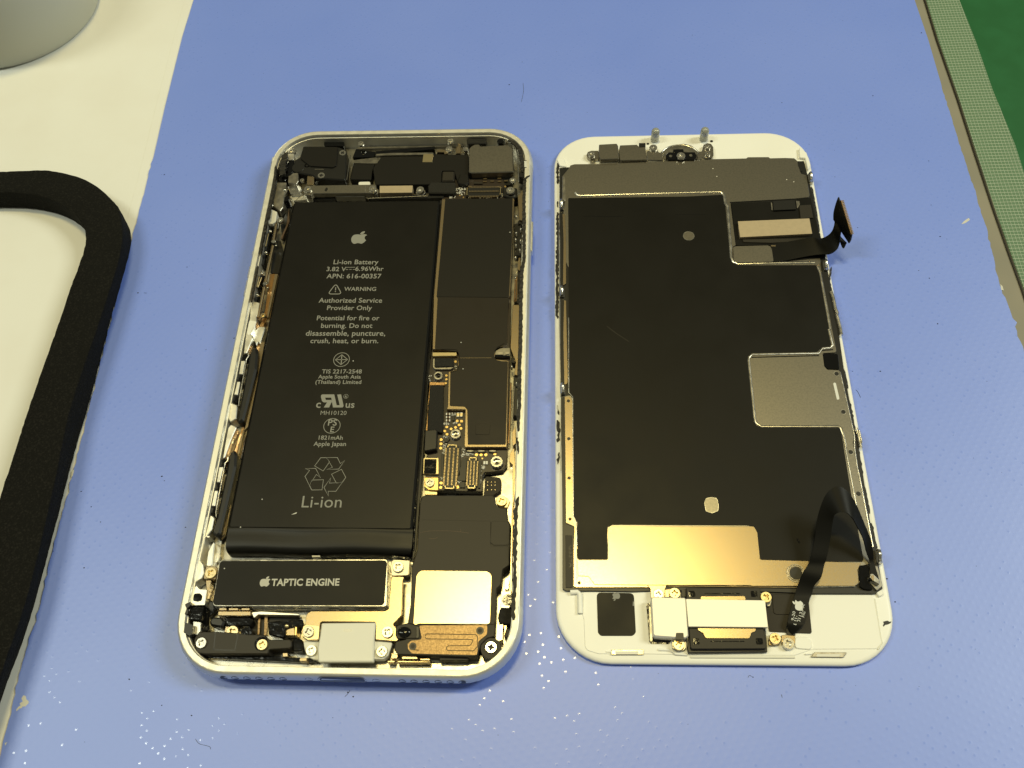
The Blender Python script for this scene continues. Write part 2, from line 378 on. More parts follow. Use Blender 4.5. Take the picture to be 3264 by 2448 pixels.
def standoff(B, at, z, r_px, m='steel_bright', parent=None):
    """hollow nut with toothed rim"""
    p = B.pts(at, z)[0]; r = (B.l((c(at)[0][0] + r_px, c(at)[0][1]), z) - p).length
    bm = bmesh.new(); n = 36; rings = []
    for rr, zz in ((1.0, -.9), (1.0, -.1), (.92, 0), (.62, 0), (.58, -.1), (.56, -.8), (.3, -.82)):
        rings.append([bm.verts.new(((p.x + r * rr * (1 - (.07 if (k % 3 == 0 and rr > .9) else 0)) * math.cos(2 * math.pi * k / n)) * MM,
                                    (p.y + r * rr * (1 - (.07 if (k % 3 == 0 and rr > .9) else 0)) * math.sin(2 * math.pi * k / n)) * MM, (z + zz) * MM)) for k in range(n)])
    for a, b in zip(rings[:-1], rings[1:]):
        for k in range(n): bm.faces.new((a[k], a[(k + 1) % n], b[(k + 1) % n], b[k]))
    bmesh.ops.recalc_face_normals(bm, faces=bm.faces)
    me = bpy.data.meshes.new('standoff'); bm.to_mesh(me); bm.free(); smooth(me, 30)
    o = link('standoff', me, m, parent or B.o)
    bm = bmesh.new(); vs = [bm.verts.new(((p.x + r * .3 * math.cos(2 * math.pi * k / 16)) * MM, (p.y + r * .3 * math.sin(2 * math.pi * k / 16)) * MM, (z - .8) * MM)) for k in range(16)]
    bm.faces.new(vs); me = bpy.data.meshes.new('bore'); bm.to_mesh(me); bm.free(); link('bore', me, 'black_plastic', o)
    return o
def boxes_mesh(name, items):
    """items: (cx,cy,cz,sx,sy,sz,rot) mm -> one joined mesh"""
    vs, fs = [], []
    for cx, cy, cz, sx, sy, sz, a in items:
        b = len(vs); ca, sa = math.cos(a), math.sin(a)
        for dz in (-.5, .5):
            for dx, dy in ((-.5, -.5), (.5, -.5), (.5, .5), (-.5, .5)):
                x, y = dx * sx, dy * sy; vs.append(((cx + x * ca - y * sa) * MM, (cy + x * sa + y * ca) * MM, (cz + dz * sz) * MM))
        for f in ((4, 5, 6, 7), (0, 1, 5, 4), (1, 2, 6, 5), (2, 3, 7, 6), (3, 0, 4, 7)): fs.append([b + i for i in f])
    me = bpy.data.meshes.new(name); me.from_pydata(vs, [], fs); me.update(); return me
def connector(B, name, txt, z0, z1, rows, n, along='y', parent=None):
    """board connector: housing, metal end caps and rows of pins; txt gives two opposite corners"""
    a, b = B.pts(txt, z1); x0, x1 = min(a.x, b.x), max(a.x, b.x); y0, y1 = min(a.y, b.y), max(a.y, b.y)
    hs = link(name, prism_mesh(name, rounded([(x0, y0), (x1, y0), (x1, y1), (x0, y1)], .15), z0, z1 - .25, .05), 'black_plastic', parent or B.o)
    w = x1 - x0; hgt = y1 - y0; it = []; cap = []
    if along == 'y':
        for s in (0, 1):
            yy = y0 + .28 if s == 0 else y1 - .28
            cap += [((x0 + x1) / 2, yy + (.2 if s else -.2), z1 - .1, w * .8, .16, .3, 0), (x0 + w * .14, yy - (.05 if s else -.05), z1 - .1, .16, .6, .3, 0), (x1 - w * .14, yy - (.05 if s else -.05), z1 - .1, .16, .6, .3, 0)]
        yy0, yy1 = y0 + .7, y1 - .7
        for r_ in range(rows):
            f = r_ / (rows - 1); xx = x0 - .06 + f * (w + .12)
            for k in range(n): it.append((xx, yy0 + (yy1 - yy0) * (k + .5) / n, z1 - (.3 if r_ in (0, rows - 1) else .12), w / rows * .55, (yy1 - yy0) / n * .55, .18, 0))
    else:
        for s in (0, 1):
            xx = x0 + .28 if s == 0 else x1 - .28
            cap += [(xx, (y0 + y1) / 2, z1 - .1, .16, hgt * .7, .3, 0), (xx, y0 + hgt * .14, z1 - .1, .5, .14, .3, 0), (xx, y1 - hgt * .14, z1 - .1, .5, .14, .3, 0)]
        xx0, xx1 = x0 + .7, x1 - .7
        for r_ in range(rows):
            f = r_ / (rows - 1); yy = y0 - .06 + f * (hgt + .12)
            for k in range(n): it.append((xx0 + (xx1 - xx0) * (k + .5) / n, yy, z1 - (.3 if r_ in (0, rows - 1) else .12), (xx1 - xx0) / n * .55, hgt / rows * .5, .18, 0))
    link('end_cap', boxes_mesh('end_cap', cap), 'brass', hs)
    o = link('pin_rows', boxes_mesh('pin_rows', it), 'foil_tan', hs); o['kind'] = 'stuff'
    return hs
def ragged(B, name, txt, wid, z0, z1, m, parent=None, amp=.35, step=.5, gaps=0):
    """a strip of torn adhesive following a traced line"""
    base = [B.l(p, z1) for p in c(txt)]; pts = []
    for a, b in zip(base[:-1], base[1:]):
        n = max(1, int((b - a).length / step))
        pts += [a.lerp(b, k / n) for k in range(n)]
    pts.append(base[-1]); Ls, Rs = [], []
    for i, p in enumerate(pts):
        t = (pts[min(i + 1, len(pts) - 1)] - pts[max(0, i - 1)]).normalized(); nn = Vector((-t.y, t.x))
        e = min(1, i / 2 + .3, (len(pts) - 1 - i) / 2 + .3)
        Ls.append(p + nn * (wid / 2 * e + random.uniform(-amp, amp) * .5)); Rs.append(p - nn * (wid / 2 * e + random.uniform(-amp, amp) * .5))
    bm = bmesh.new()
    tl = [bm.verts.new((p.x * MM, p.y * MM, (z1 + random.uniform(-.06, .06)) * MM)) for p in Ls]; tr = [bm.verts.new((p.x * MM, p.y * MM, (z1 + random.uniform(-.06, .06)) * MM)) for p in Rs]
    bl = [bm.verts.new((p.x * MM, p.y * MM, z0 * MM)) for p in Ls]; br = [bm.verts.new((p.x * MM, p.y * MM, z0 * MM)) for p in Rs]
    for i in range(len(pts) - 1):
        bm.faces.new((tl[i], tr[i], tr[i + 1], tl[i + 1])); bm.faces.new((bl[i], tl[i], tl[i + 1], bl[i + 1])); bm.faces.new((tr[i], br[i], br[i + 1], tr[i + 1]))
    bmesh.ops.recalc_face_normals(bm, faces=bm.faces)
    me = bpy.data.meshes.new(name); bm.to_mesh(me); bm.free(); return link(name, me, m, parent or B.o)
def ribbon(B, name, rows, th, m, parent=None, n=6):
    """flex cable: rows of (pixel a, pixel b, z) or (pixel a, za, pixel b, zb); smooth, with thickness"""
    A_, B_ = [], []
    for r in rows:
        pa, za, pb, zb = r if len(r) == 4 else (r[0], r[2], r[1], r[2])
        va, vb = B.l(c(pa)[0], za), B.l(c(pb)[0], zb)
        A_.append(Vector((va.x, va.y, za))); B_.append(Vector((vb.x, vb.y, zb)))
    A_, B_ = catmull(A_, n, False), catmull(B_, n, False)
    bm = bmesh.new(); top, bot = [], []
    for i in range(len(A_)):
        j = min(i + 1, len(A_) - 1); k = max(i - 1, 0)
        t = ((A_[j] + B_[j]) - (A_[k] + B_[k])); sd = B_[i] - A_[i]; nn = t.cross(sd).normalized()
        cols = [A_[i].lerp(B_[i], s) for s in (0, .5, 1)]
        top.append([bm.verts.new((q + nn * th / 2) * MM) for q in cols]); bot.append([bm.verts.new((q - nn * th / 2) * MM) for q in cols])
    for i in range(len(A_) - 1):
        for s in (0, 1):
            bm.faces.new((top[i][s], top[i][s + 1], top[i + 1][s + 1], top[i + 1][s])); bm.faces.new((bot[i][s], bot[i + 1][s], bot[i + 1][s + 1], bot[i][s + 1]))
        bm.faces.new((top[i][0], top[i + 1][0], bot[i + 1][0], bot[i][0])); bm.faces.new((top[i][2], bot[i][2], bot[i + 1][2], top[i + 1][2]))
    for e in (0, -1): bm.faces.new((top[e][0], top[e][1], top[e][2], bot[e][2], bot[e][1], bot[e][0]))
    bmesh.ops.recalc_face_normals(bm, faces=bm.faces)
    me = bpy.data.meshes.new(name); bm.to_mesh(me); bm.free(); smooth(me, 50); return link(name, me, m, parent or B.o)
# rounded rectangle lofts
def rrect(w, l, r, n=10):
    pts = []
    for cx, cy, a0 in ((w / 2 - r, l / 2 - r, 0), (-w / 2 + r, l / 2 - r, 90), (-w / 2 + r, -l / 2 + r, 180), (w / 2 - r, -l / 2 + r, 270)):
        for k in range(n + 1):
            a = math.radians(a0 + 90 * k / n); pts.append(Vector((cx + r * math.cos(a), cy + r * math.sin(a))))
    return pts
def dense_rrect(w, l, r):
    p = rrect(w, l, r); out = []
    for i, a in enumerate(p):
        b = p[(i + 1) % len(p)]; n = max(1, int((b - a).length / 4) if (b - a).length > 5 else 1)
        out += [a.lerp(b, k / n) for k in range(n)]
    return out
def loft_ring(name, w, l, r, prof, close_last=False, rng=None, proud=0.0):
    bm = bmesh.new(); rings = []
    base = dense_rrect(w, l, r); nb = len(base)
    for d, z in prof:
        d2 = d - proud if True else d
        k = 1.0
        ring = []
        for p in base:
            # move inwards along the normal of the rounded rectangle
            cx = max(-w / 2 + r, min(w / 2 - r, p.x)); cy = max(-l / 2 + r, min(l / 2 - r, p.y))
            v = p - Vector((cx, cy)); v = v.normalized() if v.length > 1e-6 else Vector((0, 0))
            ring.append(p - v * d2)
        idx = range(nb) if rng is None else rng
        rings.append([bm.verts.new((ring[i % nb].x * MM, ring[i % nb].y * MM, (z + (proud if d > .5 else 0)) * MM)) for i in idx])
    n = len(rings[0]); cyc = rng is None
    for a, b in zip(rings[:-1], rings[1:]):
        for i in range(n if cyc else n - 1): bm.faces.new((a[i], a[(i + 1) % n], b[(i + 1) % n], b[i]))
    if close_last: bm.faces.new(rings[-1])
    bmesh.ops.recalc_face_normals(bm, faces=bm.faces)
    me = bpy.data.meshes.new(name); bm.to_mesh(me); bm.free(); return me
# ================================================================== the table
def setting(o, kind='structure'): o['kind'] = kind; return o
def slab(name, pts, z0, z1, m, parent=None, bev=0.0): return link(name, prism_mesh(name, pts, z0, z1, bev), m, parent)
setting(slab('table_top', [(-900, -500), (900, -500), (900, 1100), (-900, 1100)], -12, -.45, 'white_board'))
def wl(s, z=0): return [world(p, z) for p in c(s)]
eL = wl('W 1515,0 1430,290 1290,850 1200,1230 1090,1659 X 1320,850 Y 335,300 245,640 185,900 95,1200 40,1440 0,1610')
eR = wl('Z 475,0 540,190 600,400 680,660 760,900 830,1130 885,1370 935,1490 965,1590 1000,1690')
dL = (eL[0] - eL[-1]).normalized(); dR = (eR[0] - eR[-1]).normalized()
left = [eL[0] + dL * 260] + eL + [eL[-1] - dL * 60]; right = [eR[0] + dR * 260] + eR + [eR[-1] - dR * 120]
def jag(line, amp, step=1.1):
    out = []
    for a, b in zip(line[:-1], line[1:]):
        n = max(1, int((b - a).length / step)) if (a.y < 190) else 1
        nn = (b - a).normalized(); nn = Vector((-nn.y, nn.x))
        for k in range(n):
            j = random.gauss(0, amp) * (3.2 if random.random() < .05 else 1)
            out.append(a.lerp(b, k / n) + nn * j)
    out.append(line[-1]); return out
mat_b = slab('blue_mat', jag(left, .10) + jag(right, .09)[::-1], -.35, 0, 'blue_mat')
mat_b['label'] = 'wide pale blue vinyl mat with a ragged left edge, lying under both phone halves'; mat_b['category'] = 'mat'
chips = []
for s in ('Y 108,1322 116,1330 119,1343 131,1352 133,1362 122,1368 117,1376 104,1374 99,1384 88,1386 78,1398 74,1392 84,1376 92,1372 91,1360 102,1352 99,1338', 'Y 332,290 342,285 338,310 328,325', 'Z 712,1060 735,1048 742,1056 718,1070 700,1078', 'Z 885,1365 900,1375 905,1395 890,1392', 'Y 20,1545 33,1540 25,1556'):
    chips.append([Vector(p) + Vector((random.gauss(0, .05), random.gauss(0, .05))) for p in wl(s, .02)])
for q in chips: flat_polys(None, 'torn_patch', [q], .015, 'crumb_light', mat_b)
# white strip under the mat's left edge, standing a little proud of the board
off = Vector((-dL.y, dL.x))
if off.x > 0: off = -off
st = slab('white_border', jag([p + off * 2.9 for p in left], .02, 5) + [p - off * 1.2 for p in left][::-1], -.45, -.355, 'white_board', mat_b, .04)
# translucent edging and woven tape along the right edge
ang = math.atan2(dR.y, dR.x) - math.pi / 2
nR = Vector((dR.y, -dR.x));  nR = nR if nR.x > 0 else -nR
tape_in = wl('Z 530,0 590,195 690,480 770,730 860,1000 930,1200 1000,1390'); tape_out = wl('Z 690,0 770,200 850,430 960,700 1001,830')
ti = [tape_in[0] + dR * 260] + tape_in + [tape_in[-1] - dR * 120]; to = [tape_out[0] + dR * 260] + tape_out + [tape_out[-1] - dR * 160]
o0 = eR[4]
def local_slab(name, pts, z0, z1, m, ang, org, bev=0):
    Rm = Matrix.Rotation(-ang, 2); o = slab(name, [Rm @ (p - org) for p in pts], z0, z1, m, None, bev)
    o.location = (org.x * MM, org.y * MM, 0); o.rotation_euler = (0, 0, ang); return o
tp = local_slab('mesh_tape', ti + to[::-1], -.40, .12, 'mesh_fabric', ang, o0, .08)
tp['label'] = 'long pale green woven mesh band between the blue mat and the dark green mat'; tp['category'] = 'tape'
ce = local_slab('edge_strip', [p - nR * .5 for p in right] + [p + nR * .1 for p in ti][::-1], -.44, -.12, 'clear_edge', ang, o0)
ce['label'] = 'narrow translucent grey strip along the right edge of the blue mat'; ce['category'] = 'strip'
cord = [Vector((p.x, p.y, .02)) for p in [q - nR * .45 for q in ti]]
cq = link('seam', tube_mesh('seam', cord, .28, 8, .7), 'grey_plastic', None); cq.parent = ce
cq.matrix_parent_inverse = (Matrix.Translation((o0.x * MM, o0.y * MM, 0)) @ Matrix.Rotation(ang, 4, 'Z')).inverted()
gm = slab('green_mat', [to[0] - nR * .6, to[0] + nR * 260, to[-1] + nR * 260] + [p - nR * .6 for p in to[::-1]][:-1], -.44, -.2, 'green_mat')
gm['label'] = 'smooth dark green cutting mat at the right, beyond the woven band'; gm['category'] = 'mat'
# grey pot in the far corner: only the foot of its wall shows
def fit_circle(P_):
    (x1, y1), (x2, y2), (x3, y3) = P_
    a = x1 * (y2 - y3) - y1 * (x2 - x3) + x2 * y3 - x3 * y2
    b = (x1 ** 2 + y1 ** 2) * (y3 - y2) + (x2 ** 2 + y2 ** 2) * (y1 - y3) + (x3 ** 2 + y3 ** 2) * (y2 - y1)
    c_ = (x1 ** 2 + y1 ** 2) * (x2 - x3) + (x2 ** 2 + y2 ** 2) * (x3 - x1) + (x3 ** 2 + y3 ** 2) * (x1 - x2)
    x, y = -b / (2 * a), -c_ / (2 * a); return Vector((x, y)), math.hypot(x1 - x, y1 - y)
pc, pr = fit_circle([world(p, 3.0) for p in c('W 712,30 400,330 0,472')])
bm = bmesh.new(); n = 96; rings = []
for dr, z in ((-3, -.45), (-.6, -.2), (0, 1.2), (0, 12), (-.8, 26), (-2.5, 29), (-6, 30)):
    rings.append([bm.verts.new(((pr + dr) * math.cos(2 * math.pi * k / n) * MM, (pr + dr) * math.sin(2 * math.pi * k / n) * MM, z * MM)) for k in range(n)])
for a, b in zip(rings[:-1], rings[1:]):
    for k in range(n): bm.faces.new((a[k], a[(k + 1) % n], b[(k + 1) % n], b[k]))
bm.faces.new(rings[-1]); bmesh.ops.recalc_face_normals(bm, faces=bm.faces)
me = bpy.data.meshes.new('lamp_base'); bm.to_mesh(me); bm.free(); smooth(me, 50)
pot = link('round_base', me, 'grey_pot', None); pot.location = (pc.x * MM, pc.y * MM, 0)
pot['label'] = 'smooth grey round base standing on the white table at the far left corner'; pot['category'] = 'base'
# black foam frame
def resample(P_, n):
    P_ = catmull(P_, 8, False); L_ = [0]
    for a, b in zip(P_[:-1], P_[1:]): L_.append(L_[-1] + (b - a).length)
    out = []; j = 0
    for k in range(n):
        t = L_[-1] * k / (n - 1)
        while j < len(L_) - 2 and L_[j + 1] < t: j += 1
        f = (t - L_[j]) / max(1e-9, L_[j + 1] - L_[j]); out.append(P_[j].lerp(P_[j + 1], f))
    return out
ZR = 6.0
o_pts = [world(p, ZR) for p in c('S -2600,635 -1400,595 -700,570 -350,555 -120,547 X 0,142 250,134 480,130 700,172 860,225 1000,310 1100,400 1180,490 1215,600 1232,720 1230,850 1195,1040 1130,1260 1000,1659 Y 325,0 250,350 130,850 20,1180 S -70,2370 -200,2800 -320,3200')]
i_pts = [world(p, ZR) for p in c('S -2500,700 -1300,660 -560,620 -250,615 -90,612 X 0,352 200,362 420,400 600,470 740,570 825,680 860,820 820,1000 700,1330 590,1659 Y 130,0 0,400 S -90,1820 -200,2150 -320,2500 -520,3200')]
NR = 420
base_pts = [world(p, ZR) for p in c('S -2600,640 -1400,600 -700,575 -350,560 -120,552 X 0,148 250,140 480,137 700,180 860,233 1000,318 1095,410 1170,500')] + [world(p, .03) for p in c('X 1265,640 1310,740 1320,850 1300,980 1250,1170 1110,1659 Y 405,0 350,180 240,600 130,1000 10,1330 S -60,2440 -200,2850 -320,3200')]
oo, ii, bb = resample(o_pts, NR), resample(i_pts, NR), resample(base_pts, NR)
mid = lambda f: [a.lerp(b, f) for a, b in zip(bb, oo)]
bm = bmesh.new(); rings = []
def fz(p, a): return p + Vector((random.gauss(0, a), random.gauss(0, a)))
cen = sum((p for p in ii), Vector((0, 0))) / NR
def ringrow(P_, d, z, a):
    out = []
    for i, p in enumerate(P_):
        t = (P_[min(i + 1, NR - 1)] - P_[max(i - 1, 0)]).normalized(); nn = Vector((-t.y, t.x))
        q = fz(p + nn * d, a); out.append(bm.verts.new((q.x * MM, q.y * MM, (z + random.gauss(0, a * .5)) * MM)))
    return out
for P_, d, z, a in ((bb, 0, .03, .03), (mid(.3), 0, 1.4, .03), (mid(.6), 0, 3.2, .03), (mid(.95), 0, 5.3, .03), (oo, -.12, 5.85, .03), (oo, -.6, 6.0, .01), (ii, .5, 6.0, .01), (ii, .1, 5.85, .04), (ii, 0, 5.3, .04), (ii, -.05, 3, .04), (ii, -.1, .03, .04)):
    rings.append(ringrow(P_, d, z, a))
for a, b in zip(rings, rings[1:]):
    for i in range(NR - 1): bm.faces.new((a[i], a[i + 1], b[i + 1], b[i]))
for s in (0, -1): bm.faces.new([r[s] for r in rings])
bmesh.ops.recalc_face_normals(bm, faces=bm.faces)
me = bpy.data.meshes.new('foam_frame'); bm.to_mesh(me); bm.free(); smooth(me, 55)
fr = link('foam_frame', me, 'ring_foam', None)
fr['label'] = 'thick black foam frame with a rounded corner, lying on the white table at the left'; fr['category'] = 'foam frame'
# crumbs and dust lying about
def crumbs(name, pts, m, lo, hi):
    vs, fs = [], []
    for p, s in pts:
        b = len(vs)
        for k in range(5):
            a = 2 * math.pi * k / 5; r = s * random.uniform(.6, 1.2); vs.append(((p.x + r * math.cos(a)) * MM, (p.y + r * .7 * math.sin(a)) * MM, .01 * MM))
        vs.append((p.x * MM, p.y * MM, s * .8 * MM))
        fs += [(b + k, b + (k + 1) % 5, b + 5) for k in range(5)]
    me = bpy.data.meshes.new(name); me.from_pydata(vs, [], fs); me.update(); o = link(name, me, m, None); setting(o, 'stuff'); return o
sp = 'D 1128,134 1495,76 1689,222 1100,183 1688,755 N 1820,725 2140,1440 Z 555,985 598,1137 546,1337 495,1300 275,460 508,158 586,1556 543,773 Y 374,385 246,660 745,315 757,336 420,456 463,526 595,1250 883,1417 387,737 855,550 745,1370 E 425,345 30,505 X 1390,1370 1655,180 1885,1110 J 920,1580 1000,1640 U 1548,1585 Q 2020,590 1625,590 V 2005,745 1890,420 1050,1290'
pts = [(world(p, 0), random.uniform(.12, .26)) for p in c(sp)]
pts += [(Vector((random.uniform(-90, 110), random.uniform(-20, 210))), random.uniform(.05, .11)) for _ in range(150)]
o = crumbs('dust_specks', pts, 'crumb_dark', 0, 0)
o['label'] = 'tiny dark dust specks scattered over the mat'

# hairs and fine scratches lying on the mat
for k, s in enumerate(('D 1130,180 1131,195 1129,208 1126,220', 'Y 900,1525 915,1545 935,1552 965,1560 970,1572', 'U 1480,1590 1500,1560 1530,1575', 'Q 1670,850 1700,880 1740,960', 'J 880,1640 920,1600 955,1550', 'D 1688,1500 1690,1507', 'X 1450,1370 1480,1372')):
    pp = [world(p, .05) for p in c(s)]; hp = [Vector((p.x, p.y, .05)) for p in catmull(pp, 4, False)]
    h = link('hair', tube_mesh('hair', hp, .03, 5), 'crumb_dark', None); h['kind'] = 'thing'; h['category'] = 'hair'; h['group'] = 'fine dark hairs lying on the blue mat'
    h['label'] = ('thin dark hair on the blue mat above the gap between both halves', 'curled dark hair on the mat left of and below the silver phone body', 'short bent dark hair on the mat below the middle of the screen half', 'thin dark hair on the mat to the right of the screen\'s square plate',
                  'straight dark hair on the mat just below the phone\'s charging port', 'tiny dark fleck of hair near the bottom of the mat, right of centre', 'very short dark hair on the mat beside the black foam frame')[k]
# ================================================================== the opened phone body
PH = Body('opened_phone', 107.1885 * 0 - 29.2385, 107.1885, -0.1155, 'opened silver phone body with black battery and screws showing, left of the white screen', 'phone')
PROF = [(34, .02), (6.0, .02), (3.2, .12), (1.9, .5), (.9, 1.3), (.25, 2.5), (0, 3.7), (.06, 4.6), (.25, 5.3), (.5, 5.8), (.72, 6.08), (.85, 6.12), (.9, 6.07), (.95, 6.12), (1.92, 6.12), (2.0, 6.0), (2.05, 5.1), (2.2, 5.05), (2.25, 1.5)]
me = loft_ring('frame', 67.3, 138.4, 11.5, PROF[1:], rng=None); smooth(me, 40); FRM = link('frame', me, 'anodised', PH.o)
def inner_pts(d, n=8):
    return rrect(67.3 - 2 * d, 138.4 - 2 * d, 11.5 - d, n)
link('back_plate', prism_mesh('back_plate', inner_pts(2.6), .6, .9, .02), 'tray_metal', PH.o)
link('midplate', prism_mesh('midplate', inner_pts(2.24), 1.0, 1.5, 0), 'tray_metal', PH.o)
def band(side, txt):
    yc = PH.pts(txt, 5.5)[0].y; bm = bmesh.new(); rings = []
    for d, z in PROF[2:14]:
        rings.append([bm.verts.new((side * (33.65 - d + .02) * MM, (yc + s) * MM, (z + (.02 if d > .3 else 0)) * MM)) for s in (-.75, .75)])
    for a, b in zip(rings[:-1], rings[1:]): bm.faces.new((a[0], a[1], b[1], b[0]))
    me = bpy.data.meshes.new('antenna_band'); bm.to_mesh(me); bm.free(); smooth(me, 40); return link('antenna_band', me, 'antenna_band', FRM)
band(1, 'B 1950,545'); band(1, 'L 2005,655'); band(-1, 'I 165,1060'); band(-1, 'A 330,500')
P = PH.prism
# --- side buttons
for s, nm in (('B 1960,1385 1978,1385 d 1755,500 1755,920 1737,920 1737,500', 'power_button'), ('C 478,690 490,690 476,760 466,760', 'mute_switch'), ('C 432,905 446,905 418,1070 402,1070', 'volume_button'), ('C 392,1100 405,1100 366,1330 350,1330', 'volume_button')):
    q = PH.pts(s, 3.6); ys = [p.y for p in q]; right = nm == 'power_button'
    x = 33.62 if right else -33.62
    me = prism_mesh(nm, rounded([(x - .35, min(ys)), (x + .35, min(ys)), (x + .35, max(ys)), (x - .35, max(ys))], .3), 2.7, 4.6, .2, True)
    link(nm, me, 'aluminium', PH.o)
# --- bottom openings: flat dark discs set into the curved edge
def side_hole(name, px, w, h, z, m, parent=FRM, pr=.03):
    x = PH.l(px, z).x; bm = bmesh.new(); vs = []; n = 24
    for k in range(n):
        a = 2 * math.pi * k / n; u = math.cos(a); v = math.sin(a)
        xx = (w - h) / 2 * (1 if u > 0 else -1) + h / 2 * u if w > h * 1.5 else w / 2 * u
        zz = z + h / 2 * v; dd = 0 if zz < 3.7 else (zz - 3.7) * .067 if zz < 4.6 else .06 + (zz - 4.6) * .27
        vs.append(bm.verts.new(((x + xx) * MM, (-69.2 - pr + dd) * MM, zz * MM)))
    bm.faces.new(vs); me = bpy.data.meshes.new(name); bm.to_mesh(me); bm.free(); return link(name, me, m, parent)
for px in c('D 484,1462 508,1463 534,1463 560,1464 586,1465 612,1465 L 370,1600 535,1602 705,1603 875,1605 1045,1607 1212,1609'):
    side_hole('speaker_hole', px, 1.4, 1.5, 4.5, 'black_plastic', pr=.02)
for px in c('J 380,1368 1328,1380'): side_hole('pentalobe_screw', px, 1.6, 1.5, 4.5, 'steel_dark', pr=.012)
o = side_hole('charging_port', c('J 850,1360')[0], 9.4, 2.9, 4.4, 'steel_dark', pr=.02)
side_hole('port_tongue', c('J 850,1368')[0], 8.6, 1.9, 4.5, 'black_gloss', o, .05)
# --- battery
BZ = 5.35
bp = PH.pts('A 603,1075 B 672,1045 K 480,600 H 640,1500', BZ)
bq = PH.pts('A 603,1075 B 672,1045 K 486,930 I 750,270', BZ)
x0 = (bq[0].x + bq[3].x) / 2; x1 = (bq[1].x + bp[2].x) / 2; yt = (bq[0].y + bq[1].y) / 2; yb = (bp[2].y + bp[3].y) / 2; yf = (bq[2].y + bq[3].y) / 2
BAT = link('battery', prism_mesh('battery', rounded([(bp[3].x, yb), (bp[2].x + .3, yb), (bp[1].x, yt), (bp[0].x, yt)], .7), 1.6, BZ, .4), 'battery_film', PH.o)
fy = yb - yf; bm = bmesh.new(); rg = []
for t, z in ((0, 1.8), (0, 3.2), (.02, 4.0), (.07, 4.55), (.16, 4.85), (.3, 5.0), (.5, 5.06), (.7, 5.1), (.86, 5.13), (.95, 5.2), (1.02, 5.28), (1.1, 5.2)):
    sg = .35 * max(0, 1 - t * 4); rg.append([bm.verts.new(((bq[3].x + .2 + sg) * MM + (bq[2].x - bq[3].x - .2 - 2 * sg) * MM * k / 10, (yf + fy * t + .12 * math.sin(k * 1.1)) * MM, (z + .05 * math.sin(k * .9 + t * 3)) * MM)) for k in range(11)])
for a, b in zip(rg[:-1], rg[1:]):
    for k in range(10): bm.faces.new((a[k], a[k + 1], b[k + 1], b[k]))
for s in (0, -1):
    ft = [bm.verts.new((r[s].co.x, r[s].co.y, 1.7 * MM)) for r in rg]
    for i in range(len(rg) - 1): bm.faces.new((rg[i][s], rg[i + 1][s], ft[i + 1], ft[i]))
bmesh.ops.recalc_face_normals(bm, faces=bm.faces); me = bpy.data.meshes.new('battery_fold'); bm.to_mesh(me); bm.free(); smooth(me, 50); FL = link('battery_fold', me, 'battery_film', BAT)
link('battery_edge_film', tube_mesh('battery_edge_film', [Vector((bp[1].x + .25, yt - 1, 5.0)), Vector((bp[2].x + .5, yb + 1, 4.9))], .12, 6), 'black_gloss', BAT)
link('battery_edge_film', tube_mesh('battery_edge_film', [Vector((bp[0].x - .1, yt - 1, 4.9)), Vector((bp[3].x - .1, yb + 1, 4.9))], .10, 6), 'black_gloss', BAT)
P('pull_tab', 'I 2005,310 2125,310 2125,335 2010,335', 3, 4.6, 'steel_dark', .1, .03, BAT)
P('pull_tab', 'K 215,970 470,1010 480,1030 215,1000', 3, 4.4, 'black_gloss', .1, .03, BAT)
TZ = BZ + .012
def bt(s, y, xa, xb, **k): return text(PH, s, (xa * 1.47559, y * 1.47559), (xb * 1.47559, (y + .2) * 1.47559), TZ, 'ink_grey', BAT, **k)
for s, y, a, b in (('Li-ion Battery', 570.5, 720, 817), ('3.82 V', 585.5, 705, 747), ('6.96Whr', 585, 767, 828), ('APN: 616-00357', 601, 705, 823), ('WARNING', 628, 743, 812),
                   ('Authorized Service', 653.5, 688, 825), ('Provider Only', 669.5, 706, 803), ('Potential for fire or', 691.5, 684, 819), ('burning. Do not', 708, 693, 804),
                   ('disassemble, puncture,', 725, 660, 832), ('crush, heat, or burn.', 741, 670, 817), ('TIS 2217-2548', 806.5, 695, 781), ('Apple South Asia', 817.5, 687, 779),
                   ('(Thailand) Limited', 829, 681, 780), ('MH10120', 896, 692, 748), ('1821mAh', 949.5, 688, 740), ('Apple Japan', 963, 677, 747), ('c', 880.5, 682, 692), ('us', 880.5, 746, 765), ('Li-ion', 1096, 651, 737)):
    bt(s, y, a, b, bold=0.0 if s in ('Li-ion', 'MH10120') else .014)
bt('PS', 919, 708, 727); bt('E', 933.5, 713, 721)
logo(PH, c('D 776,513')[0], TZ, 3.75, 'ink_grey', BAT)
def lp(s, z=TZ): return PH.pts(s, z)
for s in ('D 747,577.5 767,577.3', ): stroke(PH, 'printed_line', lp(s), .13, TZ, 'ink_grey', BAT)
for s in ('D 747,582.2 752,582.2', 'D 754.5,582 759.5,582', 'D 762,582 767,582'): stroke(PH, 'printed_line', lp(s), .13, TZ, 'ink_grey', BAT)
stroke(PH, 'warning_triangle', rounded(lp('C 1640,1122 1722,1270 1527,1270'), .5), .2, TZ, 'ink_grey', BAT, True)
stroke(PH, 'warning_mark', lp('C 1638,1175 1634,1218'), .2, TZ, 'ink_grey', BAT); stroke(PH, 'warning_mark', lp('C 1633,1228 1632,1242'), .22, TZ, 'ink_grey', BAT)
def oval(px, rx, ry, z=TZ, n=28):
    p = PH.l(px, z); return [Vector((p.x + rx * math.cos(2 * math.pi * k / n), p.y + ry * math.sin(2 * math.pi * k / n))) for k in range(n)]
stroke(PH, 'printed_ring', oval(c('E 1940,647')[0], 1.78, 1.78), .14, TZ, 'ink_grey', BAT, True)
